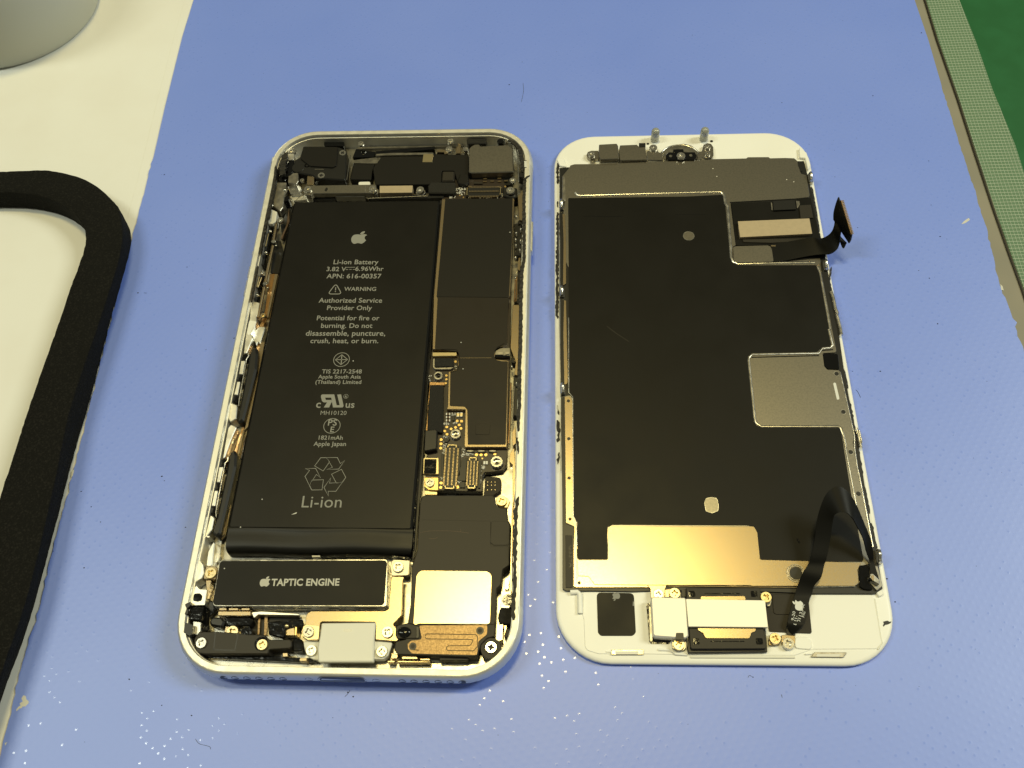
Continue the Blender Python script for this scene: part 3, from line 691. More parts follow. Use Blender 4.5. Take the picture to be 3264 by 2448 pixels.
stroke(PH, 'printed_diamond', lp('E 1945,578 2025,645 1933,718 1855,650'), .2, TZ, 'ink_grey', BAT, True)
stroke(PH, 'printed_line', lp('E 1945,590 1935,708'), .2, TZ, 'ink_grey', BAT); stroke(PH, 'printed_line', lp('E 1870,648 2010,646'), .16, TZ, 'ink_grey', BAT)
stroke(PH, 'printed_ring', oval(c('H 2115,32')[0], 1.78, 1.78), .13, TZ, 'ink_grey', BAT, True)
stroke(PH, 'printed_ring', oval(c('E 2002,1165')[0], .5, .5), .07, TZ, 'ink_grey', BAT, True)
bt('R', 859.3, 744.8, 749.2)
flat_polys(PH, 'safety_mark', [lp(s) for s in ('E 1668,1138 1835,1138 1845,1183 1650,1183 1652,1150', 'E 1652,1180 1708,1180 1720,1218 1690,1250 1665,1232', 'E 1690,1216 1800,1216 1806,1250 1690,1250',
    'E 1738,1248 1800,1248 1765,1322 1690,1322', 'E 1788,1138 1838,1138 1872,1290 1915,1290 1880,1140 1935,1138 1970,1300 1955,1322 1820,1322')], TZ, 'ink_grey', BAT)
rc = PH.l(c('H 2032,725')[0], TZ)
arm = lp('H 1735,635 1885,632 1955,765 1895,718 1795,870 1735,745 1800,660'); bx = lp('H 1838,797 1995,792 1975,935 1830,937 1797,872')
for k in range(3):
    Rm = Matrix.Rotation(-2 * math.pi * k / 3, 2)
    for q in (arm, bx): stroke(PH, 'recycling_arrow', [rc + Rm @ (p - rc) for p in q], .14, TZ, 'ink_grey', BAT, True)
flat_polys(PH, 'lint', [lp('H 1540,1285 1590,1262 1622,1250 1612,1270 1580,1278')], TZ, 'crumb_light', BAT)
# --- rail between battery and board
P('battery_wall', 'B 690,1040 720,1040 d 395,1659 F 240,1000 G 110,1659 J 2020,0 K 560,500 575,250 H 0,0' if 0 else 'B 672,1050 722,1050 F 330,700 G 240,300 205,900 K 600,400 560,900 500,1100 520,600 G 110,1000 F 260,700', 1.5, 3.6, 'black_plastic', .2, .1)
tube(PH, 'rail_lip', 'd 440,200 330,1400 F 255,700 G 165,400 110,1100 K 500,450 480,620', 4.2, .14, 'black_gloss')
tube(PH, 'rail_lip', 'G 165,360 120,900 60,1500 K 560,250 545,450 520,900', 4.0, .16, 'black_gloss')
# --- logic board: shields, tape, connectors
BRD = P('logic_board', 'B 720,760 1560,760 1700,1040 d 1450,1500 F 1440,900 G 1400,640 1390,800 1340,880 1200,900 1080,910 1050,960 1050,1180 230,1160 300,400 F 300,1030 340,720 d 370,1400 480,160', 2.0, 3.6, 'pcb', .3, .06)
SHD = P('board_shield', 'd 478,152 1500,140 1440,1515 F 1418,0 1400,600 1340,680 1225,700 1225,860 1420,880 G 1397,555 793,555 810,25 540,20 F 560,1530 570,1040 700,1000 720,730 345,725 d 362,1525', 3.6, 4.75, 'foil_tan', .25, .12, BRD)
tp1 = P('shield_tape', 'd 527,152 1478,142 1470,700 1425,1540 405,1530', 4.75, 4.85, 'black_tape', .2, .04, BRD)
tp2 = P('shield_tape', 'd 405,1532 1425,1542 F 1412,200 1396,655 1330,670 1228,725 1215,800 1240,870 1330,890 1410,890 G 1382,518 845,518 838,30 F 800,1530 590,1520 600,1040 700,1010 725,900 715,760 380,715 420,0', 4.75, 4.83, 'brown_tape', .3, .04, BRD)
stroke(PH, 'crease', PH.pts('F 735,845 1185,843', 4.85), .06, 4.86, 'foil_tan', tp2)
tube(PH, 'tape_ridge', 'F 345,728 560,718 690,728 722,780 725,940 690,1020 600,1045', 4.86, .10, 'brown_tape', tp2, 6)
tube(PH, 'tape_ridge', 'F 1225,745 1260,690 1360,640', 4.86, .10, 'brown_tape', tp2, 6)
P('printed_square', 'G 960,225 1165,225 1150,380 950,375', 4.8, 4.9, 'brown_tape', .3, .03, tp2)
P('bronze_bar', 'F 345,765 690,765 690,815 345,820', 3.6, 4.5, 'brass', .1, .15, BRD)
q = P('connector_pad', 'F 355,850 640,845 640,985 600,1005 380,1005 350,970', 3.6, 4.3, 'steel', .3, .08, BRD); P('foam_pad', 'F 375,845 640,845 640,960 375,970', 4.3, 4.7, 'black_foam', .3, .1, q)
q = P('clip_block', 'F 1228,745 1310,705 1440,700 1445,830 1225,830', 3.4, 4.4, 'steel_dark', .15, .08, BRD)
P('clip_finger', 'F 1230,765 1350,755 1345,800 1230,800', 4.4, 4.7, 'steel', .1, .06, q); P('clip_finger', 'F 1370,755 1430,755 1430,790 1370,795', 4.4, 4.7, 'steel', .2, .06, q); P('clip_finger', 'F 1230,800 1440,810 1435,832 1230,835', 4.4, 4.5, 'black_gloss', .1, .03, q)
P('foam_strip', 'F 310,1225 500,1225 G 495,300 480,350 275,310', 3.6, 4.6, 'black_foam', .15, .1, BRD)
P('foil_edge', 'F 310,1185 520,1190 520,1228 335,1228 G 285,0 275,320 258,320', 3.6, 4.3, 'copper_foil', .1, .04, BRD)
P('rubber_cap', 'G 240,315 390,300 415,320 405,580 240,612 225,590', 3.6, 5.2, 'black_plastic', .3, .2, BRD)
q = P('coil_block', 'G 222,705 435,705 435,935 215,930', 3.2, 4.3, 'brass', .2, .06, BRD); P('coil_face', 'G 235,720 405,722 398,925 225,925', 4.3, 4.42, 'black_gloss', .2, .04, q)
q = P('ground_tab', 'G 232,982 430,982 430,1162 290,1155 232,1110', 3.4, 4.0, 'gold', .25, .06, BRD); screw(PH, 'G 310,1050', 4.5, 15.5, 'steel_bright', parent=None)
P('tab_edge', 'G 240,1165 412,1185 412,1225 240,1225', 2.0, 3.3, 'brass', .1, .05, BRD)
standoff(PH, 'F 428,1092', 4.4, 15.5, parent=BRD); standoff(PH, 'G 672,366', 4.5, 17.5, parent=BRD); standoff(PH, 'G 1252,757', 4.7, 20.5, parent=BRD)
connector(PH, 'board_connector', 'G 545,520 668,1140', 3.6, 4.7, 4, 26, 'y', BRD); connector(PH, 'board_connector', 'G 855,700 960,1135', 3.6, 4.7, 4, 18, 'y', BRD)
for s in ('G 475,650 510,650 500,975 470,975', 'G 695,540 745,540 735,960 690,960', 'G 770,720 840,700 815,1030 700,1030 700,980', 'G 735,1040 805,1040 805,1125 730,1125', 'G 1000,750 1040,750 1020,1130 990,1130', 'G 620,110 660,105 660,180 620,180', 'G 510,440 600,430 560,480 510,480'):
    P('chip', s, 3.6, 4.0, 'black_plastic', .1, .05, BRD)
for s, r in (('G 695,185', .3), ('G 724,240', .3), ('G 672,275', .3), ('G 750,290', .3), ('G 610,297', .3), ('G 550,270', .3), ('G 520,327', .3), ('G 552,372', .3), ('G 470,448', .32), ('G 468,507', .32), ('G 463,567', .32),
             ('G 968,662', .33), ('G 1033,662', .33), ('G 1100,662', .33), ('G 1050,713', .16), ('G 468,1060', .32), ('G 463,1122', .32), ('G 700,1117', .34), ('F 672,895', .3), ('F 543,1092', .28), ('F 543,1145', .28), ('F 536,1200', .26),
             ('B 955,985', .22), ('B 1005,1012', .22), ('B 1525,1010', .22), ('B 1595,860', .26), ('B 1598,720', .26)):
    PH.disc('solder_pad', s, 3.6, 3.66, r, 'gold', parent=BRD, bev=0, n=12)
for s in ('G 757,187', 'G 1228,650'):
    q = PH.pts(s, 3.66)[0]; link('solder_pad', boxes_mesh('solder_pad', [(q.x, q.y, 3.64, .55, .55, .06, 0)]), 'gold', BRD)
for s, m in (('G 568,90', 'ceramic_brown'), ('G 568,135', 'ceramic_brown'), ('G 568,180', 'ceramic_brown'), ('G 708,100', 'brass'), ('G 755,98', 'brass')):
    q = PH.pts(s, 3.9)[0]; v = m == 'brass'; cap_ = link('capacitor', boxes_mesh('capacitor', [(q.x, q.y, 3.8, .55, .45 if not v else .8, .4, 0)]), m, BRD)
    link('terminal', boxes_mesh('terminal', [(q.x - .35, q.y, 3.82, .2, .5, .46, 0), (q.x + .35, q.y, 3.82, .2, .5, .46, 0)] if not v else [(q.x, q.y - .42, 3.82, .5, .14, .46, 0), (q.x, q.y + .42, 3.82, .5, .14, .46, 0)]), 'white_ceramic', cap_)
for s in ('G 878,607', 'G 1035,607', 'G 1195,607'): PH.disc('coil', s, 3.6, 4.2, .95, 'steel_dark', .3, BRD, .15)
for s in ('G 1080,775', 'G 1115,775', 'B 1310,752', 'B 1512,745', 'B 1308,790', 'B 1410,786', 'B 1512,788', 'B 1605,782', 'B 1080,938', 'B 1510,930', 'B 1095,860', 'B 1505,865'):
    q = PH.pts(s, 3.9)[0]; link('capacitor', boxes_mesh('capacitor', [(q.x, q.y, 3.8, .9 if s[0] == 'B' else .4, .3 if s[0] == 'B' else .7, .35, 0)]), 'white_ceramic' if s[0] == 'G' else 'foil_tan', BRD)
# tiny parts nobody could count
it = []
for reg, nn in (('G 500,210 590,245', 14), ('G 500,400 590,425', 10), ('G 505,480 530,650', 22), ('G 620,75 670,110', 10), ('G 640,205 690,225', 8), ('G 760,560 800,700', 16), ('G 820,640 920,670', 12), ('G 1050,820 1080,860', 10), ('G 470,980 500,1010', 8),
                ('G 700,1030 760,1060', 8), ('G 700,850 730,1000', 8), ('G 1000,800 1040,1060', 14), ('B 900,870 1030,980', 46), ('B 800,1000 890,1025', 14), ('B 1060,995 1550,1020', 44), ('B 1520,960 1560,1000', 10), ('B 1500,700 1560,720', 8), ('F 300,1060 330,1170', 8), ('F 660,940 690,1000', 5)):
    a, b = PH.pts(reg, 3.8)
    for _ in range(nn):
        w_, h_ = random.choice(((.14, .26), (.26, .14), (.18, .18), (.3, .16)))
        it.append((random.uniform(a.x, b.x), random.uniform(a.y, b.y), 3.72, w_, h_, .25, 0))
o = link('solder_components', boxes_mesh('solder_components', it), 'white_ceramic', BRD); o['kind'] = 'stuff'
# --- right-hand side: bare tray, gold plate, antenna leaf, adhesive
P('tray_plate', 'G 1480,820 1400,870 1330,930 1180,960 1080,1000 1090,1210 1210,1240 1230,1380 1400,1420 1400,1659 1480,1659 1500,900', 1.5, 1.9, 'steel_bright', .3, .08)
P('gold_plate', 'F 1480,95 1572,95 1560,700 1548,1000 1545,1090 1500,1080 1520,900 1445,700', 2.5, 4.2, 'foil_tan', .15, .08)
P('gold_plate', 'B 1770,1000 1850,900 1835,1340 1790,1330', 2.5, 4.0, 'foil_tan', .15, .06)
P('gold_plate', 'd 1560,985 1590,975 1580,1160 1545,1150', 2.5, 4.0, 'foil_tan', .1, .06)
P('gold_plate', 'G 1440,640 1500,560 1520,900 1500,1659 1480,1659 1475,800 1430,760', 2.0, 3.4, 'foil_tan', .1, .06)
P('gold_plate', 'G 1520,250 1525,500 1478,540 1470,340', 2.5, 3.8, 'foil_tan', .1, .06)
P('side_rail', 'G 1500,1000 1540,1000 K 1925,300 1905,1650 1880,1650 1890,1000 1900,500', 2.0, 4.6, 'foil_tan', .1, .1)
tube(PH, 'copper_wire', 'd 1515,1280 1500,1600', 4.0, .12, 'copper_foil'); tube(PH, 'copper_wire', 'd 1535,1250 1525,1600', 4.0, .12, 'copper_foil'); tube(PH, 'copper_wire', 'd 1545,1230 1540,1500', 4.1, .10, 'foil_tan')
tube(PH, 'copper_wire', 'F 1455,1200 1440,1659 G 1420,500', 3.8, .16, 'copper_foil'); tube(PH, 'copper_wire', 'F 1500,1250 1480,1659 G 1470,240', 3.8, .14, 'steel')
for s in ('d 1530,395', 'd 1530,630', 'd 1590,575', 'd 1588,735', 'd 1580,870', 'd 1520,975', 'd 1520,1260', 'F 1465,965', 'F 1530,1200', 'd 1520,720', 'd 1522,800'):
    q = PH.pts(s, 4.2)[0]
    me = tube_mesh('spring_contact', [Vector((q.x, q.y - .5, 3.6)), Vector((q.x, q.y - .2, 4.3)), Vector((q.x, q.y + .15, 4.35)), Vector((q.x, q.y + .5, 3.7))], .2, 6); link('spring_contact', me, 'steel_bright', PH.o)
for s in ('d 1500,500 1600,500 1600,950 1500,950', 'd 1550,460 1625,450 1620,520 1550,540', 'd 1545,1170 1640,1160 1620,1540 1560,1540', 'F 1490,0 1570,10 1570,85 1500,60', 'F 1455,840 1540,850 1510,920 1455,910', 'F 1490,1090 1590,1095 1590,1659 1480,1659'):
    P('dark_spacer', s, 1.6, 3.3, 'black_plastic', .2, .1)
adh = 'adhesive'
ragged(PH, 'seal_strip', 'B 1640,200 1720,240 1790,310 1825,420 1835,520 1840,640', .9, 5.6, 6.22, adh, amp=.25)
ragged(PH, 'seal_strip', 'B 1870,740 1865,900 1860,1050 d 1640,600 1640,1000 1610,1150 1600,1400 F 1595,100 1590,600 1575,1000 1572,1600', .8, 5.6, 6.22, adh, amp=.2)
ragged(PH, 'seal_strip', 'G 1560,0 1555,330', .7, 5.6, 6.22, adh, amp=.3)
ragged(PH, 'seal_strip', 'G 1540,420 1560,650', .5, 5.6, 6.22, adh, amp=.3)
ragged(PH, 'seal_strip', 'G 1555,1250 1520,1500 K 1965,300 1960,700 1950,1100 1945,1400 1935,1659 L 1925,500 1930,780', .7, 5.6, 6.22, adh, amp=.35)
ragged(PH, 'seal_strip', 'A 490,380 460,470 450,600 420,700', 1.5, 5.4, 6.2, adh, amp=.5)
ragged(PH, 'seal_strip', 'A 350,560 330,800 280,1050 240,1300 C 690,60 650,250 600,500 570,690', .55, 5.4, 6.24, adh, amp=.12)
ragged(PH, 'seal_strip', 'C 535,870 490,1100 440,1380', .35, 5.6, 6.22, adh, amp=.1)
tube(PH, 'antenna_wire', 'B 1625,215 1690,260 1745,330 1765,420 1778,600 1785,800', 5.7, .12, 'steel_bright')
P('antenna_clip', 'B 1590,200 1625,205 1620,240 1590,235', 5, 5.6, 'steel', .1, .05)
ragged(PH, 'seal_tail', 'B 1865,750 1900,720 1940,700', .35, 6.1, 6.5, adh, amp=.1, step=.3)
P('latch_notch', 'B 1840,500 1895,500 1895,590 1840,590 1822,560 1822,520', 6.1, 6.16, 'antenna_band', .4, .02)
tube(PH, 'latch_line', 'B 1895,493 1850,497 1826,520', 6.15, .09, 'black_plastic'); tube(PH, 'latch_line', 'B 1895,592 1850,590 1826,575', 6.15, .09, 'black_plastic')
# --- top of the phone: cameras, brackets, tape
P('top_wall_foil', 'A 1600,280 B 1000,250 1000,290 A 1450,330', 1.5, 2.2, 'steel_dark', .2, .05)
cov = P('antenna_cover', 'A 690,440 735,300 1225,300 1345,340 1345,600 1330,770 1060,750 920,745 860,700 640,665 600,600 610,490', 1.6, 4.9, 'black_plastic', .5, .25)
P('cover_plate', 'A 735,292 1225,300 1205,560 1150,590 830,570 700,470', 4.9, 5.3, 'black_tape', .5, .12, cov)
PH.disc('cover_hub', 'A 665,590', 1.6, 5.0, 1.6, 'black_plastic', parent=cov)
P('cover_label', 'A 900,612 1025,612 1025,622 900,622', 4.9, 5.0, 'steel_dark', .05, .02, cov)
P('black_gap', 'A 1030,215 1310,215 1310,290 1030,290', 2, 3.6, 'black_gloss', .3, .05)
P('post_block', 'A 400,560 600,480 620,640 560,700 400,740', 2, 4.9, 'black_gloss', .4, .3)
tube(PH, 'antenna_cable', 'A 400,720 430,640 500,610 500,540', [4.6, 5, 5, 4.8], .35, 'black_gloss')
PH.disc('black_washer', 'A 445,755', 2, 4.8, .9, 'black_gloss')
P('bracket', 'A 530,670 665,665 670,780 640,830 520,810', 2, 4.7, 'steel', .2, .1)
P('bracket', 'A 510,860 690,830 720,900 690,960 560,970', 1.8, 3.2, 'steel_bright', .2, .1)
P('bracket', 'A 545,1000 720,985 860,1040 600,1060', 1.6, 2.2, 'aluminium', .1, .05)
P('side_bracket', 'A 365,800 500,800 450,1150 410,1210 305,1130', 2, 4.9, 'steel', .2, .2)
P('corner_plate', 'A 500,400 610,400 600,480 520,490', 2, 5.2, 'aluminium', .2, .1)
P('metal_shelf', 'A 1410,490 1830,440 1810,535 1680,535 1450,530 1395,760', 1.5, 3.2, 'steel_dark', .15, .06)
P('rubber_square', 'A 1450,540 1740,545 1690,765 1395,760', 2, 3.9, 'black_tape', .2, .15)
tube(PH, 'metal_rib', 'A 1400,420 1350,770', 4.4, .12, 'steel_dark')
P('flex_tape', 'A 1840,440 B 580,430 600,400 1075,410 1075,700 1060,790 920,790 870,640 700,640 695,800 520,830 A 1750,835 1720,600', 2, 4.5, 'black_tape', .3, .12)
P('flex_tape', 'A 1760,360 B 600,290 600,330 A 1760,420', 2, 3.8, 'black_gloss', .1, .08)
P('flex_strip', 'A 1480,330 1760,370 1740,445 1430,450', 2, 3.4, 'black_gloss', .2, .08)
P('flex_edge', 'B 0,385 580,380 570,410 0,418 A 1760,425 1760,400', 2, 3.9, 'steel_dark', .1, .05)
P('contact_pad', 'B 440,400 580,400 565,515 425,515', 2, 4.62, 'brass', .2, .06)
P('flex_bump', 'B 705,640 880,640 875,780 695,785', 4.2, 4.9, 'grey_plastic', .5, .3)
P('flex_tape', 'B 920,790 960,680 1075,690 1080,800 1030,840 940,820', 3.6, 4.9, 'black_tape', .3, .2)
P('silver_clip', 'B 620,345 745,340 790,390 740,405 735,375 625,372', 3, 4.9, 'foil_tan', .15, .08)
P('silver_clip', 'B 920,240 970,260 965,390 895,390 900,310 925,290', 3, 4.4, 'foil_tan', .15, .1)
PH.disc('wad', 'B 1035,330', 3, 4.6, .7, 'steel_bright')
cm = P('camera_module', 'B 1110,295 1165,262 1230,262 1245,290 1640,272 1700,320 1712,652 1120,668 1078,650 1082,330', 2, 5.75, 'shield_metal', .3, .2)
P('module_foot', 'B 1118,662 1702,655 1702,690 1118,692', 2, 4.8, 'foil_tan', .1, .1, cm)
PH.disc('boss', 'B 1525,218', 2, 5.2, .85, 'black_gloss')
P('black_pad', 'B 1045,185 1330,190 1320,255 1070,260', 2, 4.6, 'black_plastic', .3, .1)
o = link('pin_rows', boxes_mesh('pin_rows', [(p.x, p.y, 4.0, .14, .3, .3, 0) for p in [PH.l((c('B 1145,718')[0][0] + k * 4.2, c('B 1145,716')[0][1] - k * .1), 4.0) for k in range(18)]]), 'foil_tan', BRD); o['kind'] = 'stuff'
connector(PH, 'camera_connector', 'B 1045,865 1540,985', 3.6, 4.5, 3, 20, 'x', BRD)
P('foam_pad', 'B 545,795 890,795 895,930 860,955 510,950 505,850', 3.6, 5.0, 'black_foam', .4, .25)
P('dark_pcb_bay', 'B 1110,690 1700,690 1700,840 1110,840', 1.6, 3.4, 'black_plastic', .1, .02)
P('black_box', 'B 1150,790 1275,800 1275,822 1150,820', 3.4, 4.0, 'grey_plastic', .1, .05)
P('corner_block', 'B 1560,860 1760,880 1770,1010 1700,1030 1560,990', 2, 4.3, 'black_plastic', .4, .2)
PH.disc('black_knob', 'B 1825,690', 3, 5.6, .9, 'black_plastic')
br = P('battery_bracket', 'A 735,900 770,850 870,845 1610,832 1765,830 1775,930 1730,955 1610,952 880,958 840,985 770,980', 3.4, 4.9, 'shield_metal', .3, .1)
stroke(PH, 'bracket_fold', PH.pts('A 1612,835 1612,950', 4.92), .12, 4.915, 'steel_bright', br)
flat_polys(PH, 'ink_mark', [PH.pts('A 1055,880 1075,870 1085,900 1060,935 1035,915', 4.91)], 4.915, 'black_plastic', br)
P('dark_foot', 'A 1190,985 1605,985 1605,1005 1190,1005', 2, 3.8, 'steel_dark', .1, .1); P('dark_foot', 'A 880,960 1190,960 1190,1045 880,1040', 1.8, 3.0, 'black_plastic', .1, .05)
q = P('metal_can', 'A 1815,850 B 290,845 283,945 A 1812,950', 2.8, 4.8, 'chip_tan', .1, .05)
P('white_pad', 'A 1515,792 1680,788 1682,845 1515,840', 3, 4.3, 'white_ceramic', .5, .1)
q = P('sensor_chip', 'A 795,710 893,712 888,838 785,835', 3, 4.4, 'foil_tan', .1, .05); PH.disc('chip_window', 'A 837,785', 4.4, 4.42, .3, 'ceramic_brown', parent=q, bev=0)
P('bracket_edge', 'B 0,1000 510,975 740,990 700,1020 0,1035 A 1650,1045', 2, 4.0, 'black_plastic', .1, .1)
tube(PH, 'steel_edge', 'A 1640,1030 B 0,1015 500,995', 4.3, .12, 'steel_dark')
for s, z, r in (('A 575,362', 5.2, 13), ('A 795,562', 4.9, 9.5), ('A 1290,382', 5.0, 11), ('A 990,700', 5.0, 11.5), ('A 1550,252', 5.0, 9.5), ('A 800,895', 5.3, 12.5), ('A 1712,888', 5.2, 12), ('B 395,900', 5.2, 12.5), ('B 802,332', 5.2, 12), ('B 822,220', 4.8, 11), ('B 1700,770', 5.0, 11), ('B 1668,910', 5.2, 14)):
    screw(PH, s, z, r)
PH.disc('screw_post', 'A 812,950', 2, 4.4, 1.15, 'steel_bright'); PH.disc('screw_post', 'B 400,935', 2, 4.3, 1.2, 'steel'); PH.disc('screw_post', 'A 1740,930', 2, 4.2, 1.1, 'steel')
# --- left side: coppery strips for the wall's reflection, flexes, rods, pins
P('reflection_strip', 'C 705,985 825,985 700,1600 E 870,0 830,300 740,760 610,1500 H 800,300 610,1400 550,1640 510,1640 540,1500 700,500 E 600,1400 730,600 770,200 C 640,1500', 1.6, 2.8, 'copper_foil', .1, .1)  # the wall's warm reflection, put in as copper-coloured strips
P('reflection_strip', 'C 780,985 825,985 690,1600 660,1600', 2.8, 3.6, 'foil_tan', .1, .06)
P('reflection_strip', 'E 800,400 860,400 E 700,1250 620,1600 H 880,100 780,600 600,1560 545,1640 560,1560 H 720,760 820,200 E 580,1600 730,760', 2.8, 3.5, 'foil_tan', .1, .1)
for s in ('C 800,290 760,520', 'C 752,595 645,1112', 'C 630,1180 545,1600'):
    tube(PH, 'rod', s, 4.6, .38, 'foil_tan', n=10)
for s in ('C 760,525', 'C 642,1118'): PH.disc('rod_collar', s, 3.9, 4.9, .55, 'steel_bright')
def ball(name, s, z, r, m):
    p = PH.pts(s, z)[0]; bm = bmesh.new(); bmesh.ops.create_uvsphere(bm, u_segments=12, v_segments=8, radius=r * MM, matrix=Matrix.Translation((p.x * MM, p.y * MM, z * MM)))
    me = bpy.data.meshes.new(name); bm.to_mesh(me); bm.free(); smooth(me, 180); return link(name, me, m, PH.o)
for s in ('C 715,390', 'C 655,690', 'C 595,985', 'C 535,1290', 'C 797,590', 'C 680,1185', 'A 300,1132', 'A 478,915'): ball('contact_ball', s, 4.8, .42 if s not in ('C 797,590', 'C 680,1185') else .25, 'steel_bright')
for s in ('C 680,300 790,280 770,420 690,380', 'C 600,700 690,640 640,860 570,860', 'C 500,1290 580,1200 560,1400 490,1400', 'C 640,420 750,400 700,640 600,680', 'C 570,1000 640,1010 600,1180 510,1180'):
    P('dark_recess', s, 1.6, 3.6, 'black_gloss', .2, .1)
for s in ('C 690,420 650,600', 'C 645,420 600,640', 'C 590,1040 540,1180', 'C 560,1030 525,1170'): tube(PH, 'spring_leg', s, 4.4, .15, 'brass')
P('clear_sheet', 'C 720,70 810,110 790,250 740,280 690,280 680,200', 2, 4.6, 'white_ceramic', .3, .1)
for s, z, r, m in (('C 855,225', 4.8, 10.5, 'steel_bright'), ('C 612,1570', 4.6, 8, 'brass'), ('A 720,770', 4.6, 7, 'steel_bright'), ('A 500,1030', 4.6, 10, 'steel')):
    if m == 'steel': PH.disc('boss', s, 2, z, .8, 'black_gloss')
    else: screw(PH, s, z, r, m)
P('dark_pocket', 'C 860,300 960,60 1010,60 950,420 880,500', 1.6, 2.6, 'black_plastic', .2, .05)
P('brown_flap', 'C 975,60 985,250 880,500 860,480 940,300', 2.6, 3.3, 'ceramic_brown', .1, .05)
P('dark_pocket', 'C 770,520 860,520 900,680 830,980 715,975', 1.6, 2.5, 'black_plastic', .2, .05)
# inner ledge with scalloped pockets
P('inner_ledge', 'C 440,1370 560,1390 545,1600 E 740,20 740,110 700,230 660,290 690,340 650,440 600,560 560,560 590,300 640,110 650,20', 2, 4.9, 'aluminium', .3, .12)
P('inner_ledge', 'E 780,180 870,180 790,430 760,390 740,460 700,350 660,290', 1.8, 3.8, 'aluminium', .3, .15)
P('ledge_pocket', 'E 640,90 750,110 690,200 640,310 600,280', 4.9, 4.95, 'grey_rubber', .4, .02)
for k, s0, cap_, pins in ((0, 'E', 'E 690,470 745,470 758,560 740,780 560,1500 510,1530 470,1530 500,1330 600,800 640,560', ('E 525,662 580,662 545,855 493,850', 'E 468,955 510,955 475,1145 425,1140')),
                          (1, 'H', 'H 700,375 750,375 770,430 760,600 540,1550 480,1600 420,1540 480,1350 620,700 660,450', ('H 525,612 580,610 530,830 487,825', 'H 460,945 505,945 465,1165 415,1160'))):
    cp = P('black_flex_cap', cap_, 1.7, 5.1, 'black_plastic', .8, .45)
    for s in pins: o = P('silver_pin', s, 3.6, 5.2, 'aluminium', .15, .25)
for s in ('E 625,540 630,600 598,640 590,720 500,1200 490,1300', 'H 650,470 640,530 605,560 600,610 495,1150 480,1250 485,1320'):
    tube(PH, 'silver_edge', s, 5.1, .13, 'steel_bright')
for s in ('E 545,590 640,570 620,660 530,650', 'E 480,860 540,860 520,950 460,940', 'E 430,1150 490,1160 470,1250 410,1230', 'H 550,510 630,500 600,600 530,600', 'H 485,840 540,840 510,940 465,930', 'H 415,1175 475,1185 450,1280 400,1260'):
    P('pocket', s, 3, 4.6, 'black_gloss', .1, .05)
P('inner_ledge', 'H 690,10 770,50 690,230 600,480 570,500 620,210 650,60', 1.8, 4.9, 'aluminium', .3, .15)
P('inner_ledge', 'E 380,1250 470,1290 455,1480 370,1530 345,1480', 1.8, 4.9, 'aluminium', .3, .15)
P('inner_ledge', 'H 400,1285 455,1320 420,1500 345,1600 I 590,40 500,60 450,280 440,380 480,440 490,560 450,640 360,700 340,760 H 320,1600', 1.8, 4.8, 'aluminium', .3, .15)
o = link('rack_teeth', boxes_mesh('rack_teeth', [(p.x, p.y, 3.6, .35, .28, .5, .4) for p in [PH.l((c('H 765,70')[0][0] - k * 1.25, c('H 765,70')[0][1] + k * 5.3), 3.6) for k in range(10)]]), 'brass', PH.o); o['kind'] = 'stuff'
# --- bottom left
P('silver_channel', 'I 620,110 640,130 600,470 510,470 540,250', 1.8, 4.2, 'aluminium', .5, .2)
P('silver_channel', 'I 640,130 740,60 720,330 680,400 600,460', 1.6, 2.4, 'steel_bright', .2, .05)
P('screw_plate', 'I 520,465 655,462 685,510 650,650 480,640 495,540', 2, 4.4, 'foil_tan', .2, .1)
screw(PH, 'I 580,556', 4.9, 18, 'brass')
P('bracket_arm', 'I 510,660 590,660 570,760 610,790 560,930 530,930 520,790', 2, 3.9, 'foil_tan', .2, .1)
blk = P('corner_bracket', 'I 355,760 380,730 430,785 530,790 495,1015 300,1020 330,850', 2, 5.2, 'aluminium', .2, .1)
P('bracket_hole', 'I 345,850 430,845 465,880 455,950 400,965 330,950', 5.2, 5.23, 'black_gloss', .4, .01, blk)
P('black_plug', 'I 290,1025 480,1030 450,1240 290,1225 255,1190', 2, 5.2, 'black_gloss', .3, .2)
P('corner_bracket', 'I 330,1235 445,1250 440,1380 400,1430 340,1420', 2, 5.0, 'steel_bright', .2, .1)
P('black_plug', 'I 215,1255 330,1290 320,1430 270,1440 200,1400', 4, 6.16, 'black_plastic', .3, .03)
P('black_plug', 'I 215,1000 300,960 300,1010 250,1060 265,1100 255,1140 210,1150 240,1060', 5, 6.15, 'black_plastic', .2, .02)
P('dark_well', 'I 500,950 620,960 680,1060 560,1180 560,1380 450,1370', 1.6, 3.0, 'black_gloss', .3, .1)
eng = P('vibration_motor', 'I 705,372 K 165,1022 J 1475,358 1440,372 I 600,1030', 1.7, 4.85, 'steel_bright', .9, .12)
lb = P('motor_label', 'I 715,388 K 150,1045 J 1435,352 I 610,1012', 4.85, 4.93, 'black_film', .8, .02, eng)
text(PH, 'TAPTIC ENGINE', c('I 1432,738')[0], c('J 800,70')[0], 4.945, 'ink_light', lb, bold=.03, cap=1.42)
logo(PH, c('I 1350,678')[0], 4.945, 2.05, 'ink_light', lb)
for s in ('I 690,1040 800,1040 800,1060 690,1060', 'I 1160,1040 1760,1040 1760,1060 1160,1060', 'J 220,372 400,372 400,392 220,392', 'J 650,372 800,372 800,392 650,392', 'J 1070,375 1320,375 1320,395 1070,395'):
    P('motor_flange', s, 3.2, 3.9, 'steel_dark', .1, .05, eng)
q = P('steel_beam', 'I 680,1095 1150,1095 1150,1165 680,1165', 2, 4.0, 'foil_tan', .2, .15)
for s in ('I 700,1055 805,1055 805,1085 700,1085', 'I 835,1055 970,1055 970,1085 835,1085', 'I 1015,1055 1130,1055 1130,1085 1015,1085'): P('beam_tab', s, 2, 4.3, 'foil_tan', .1, .05, q)
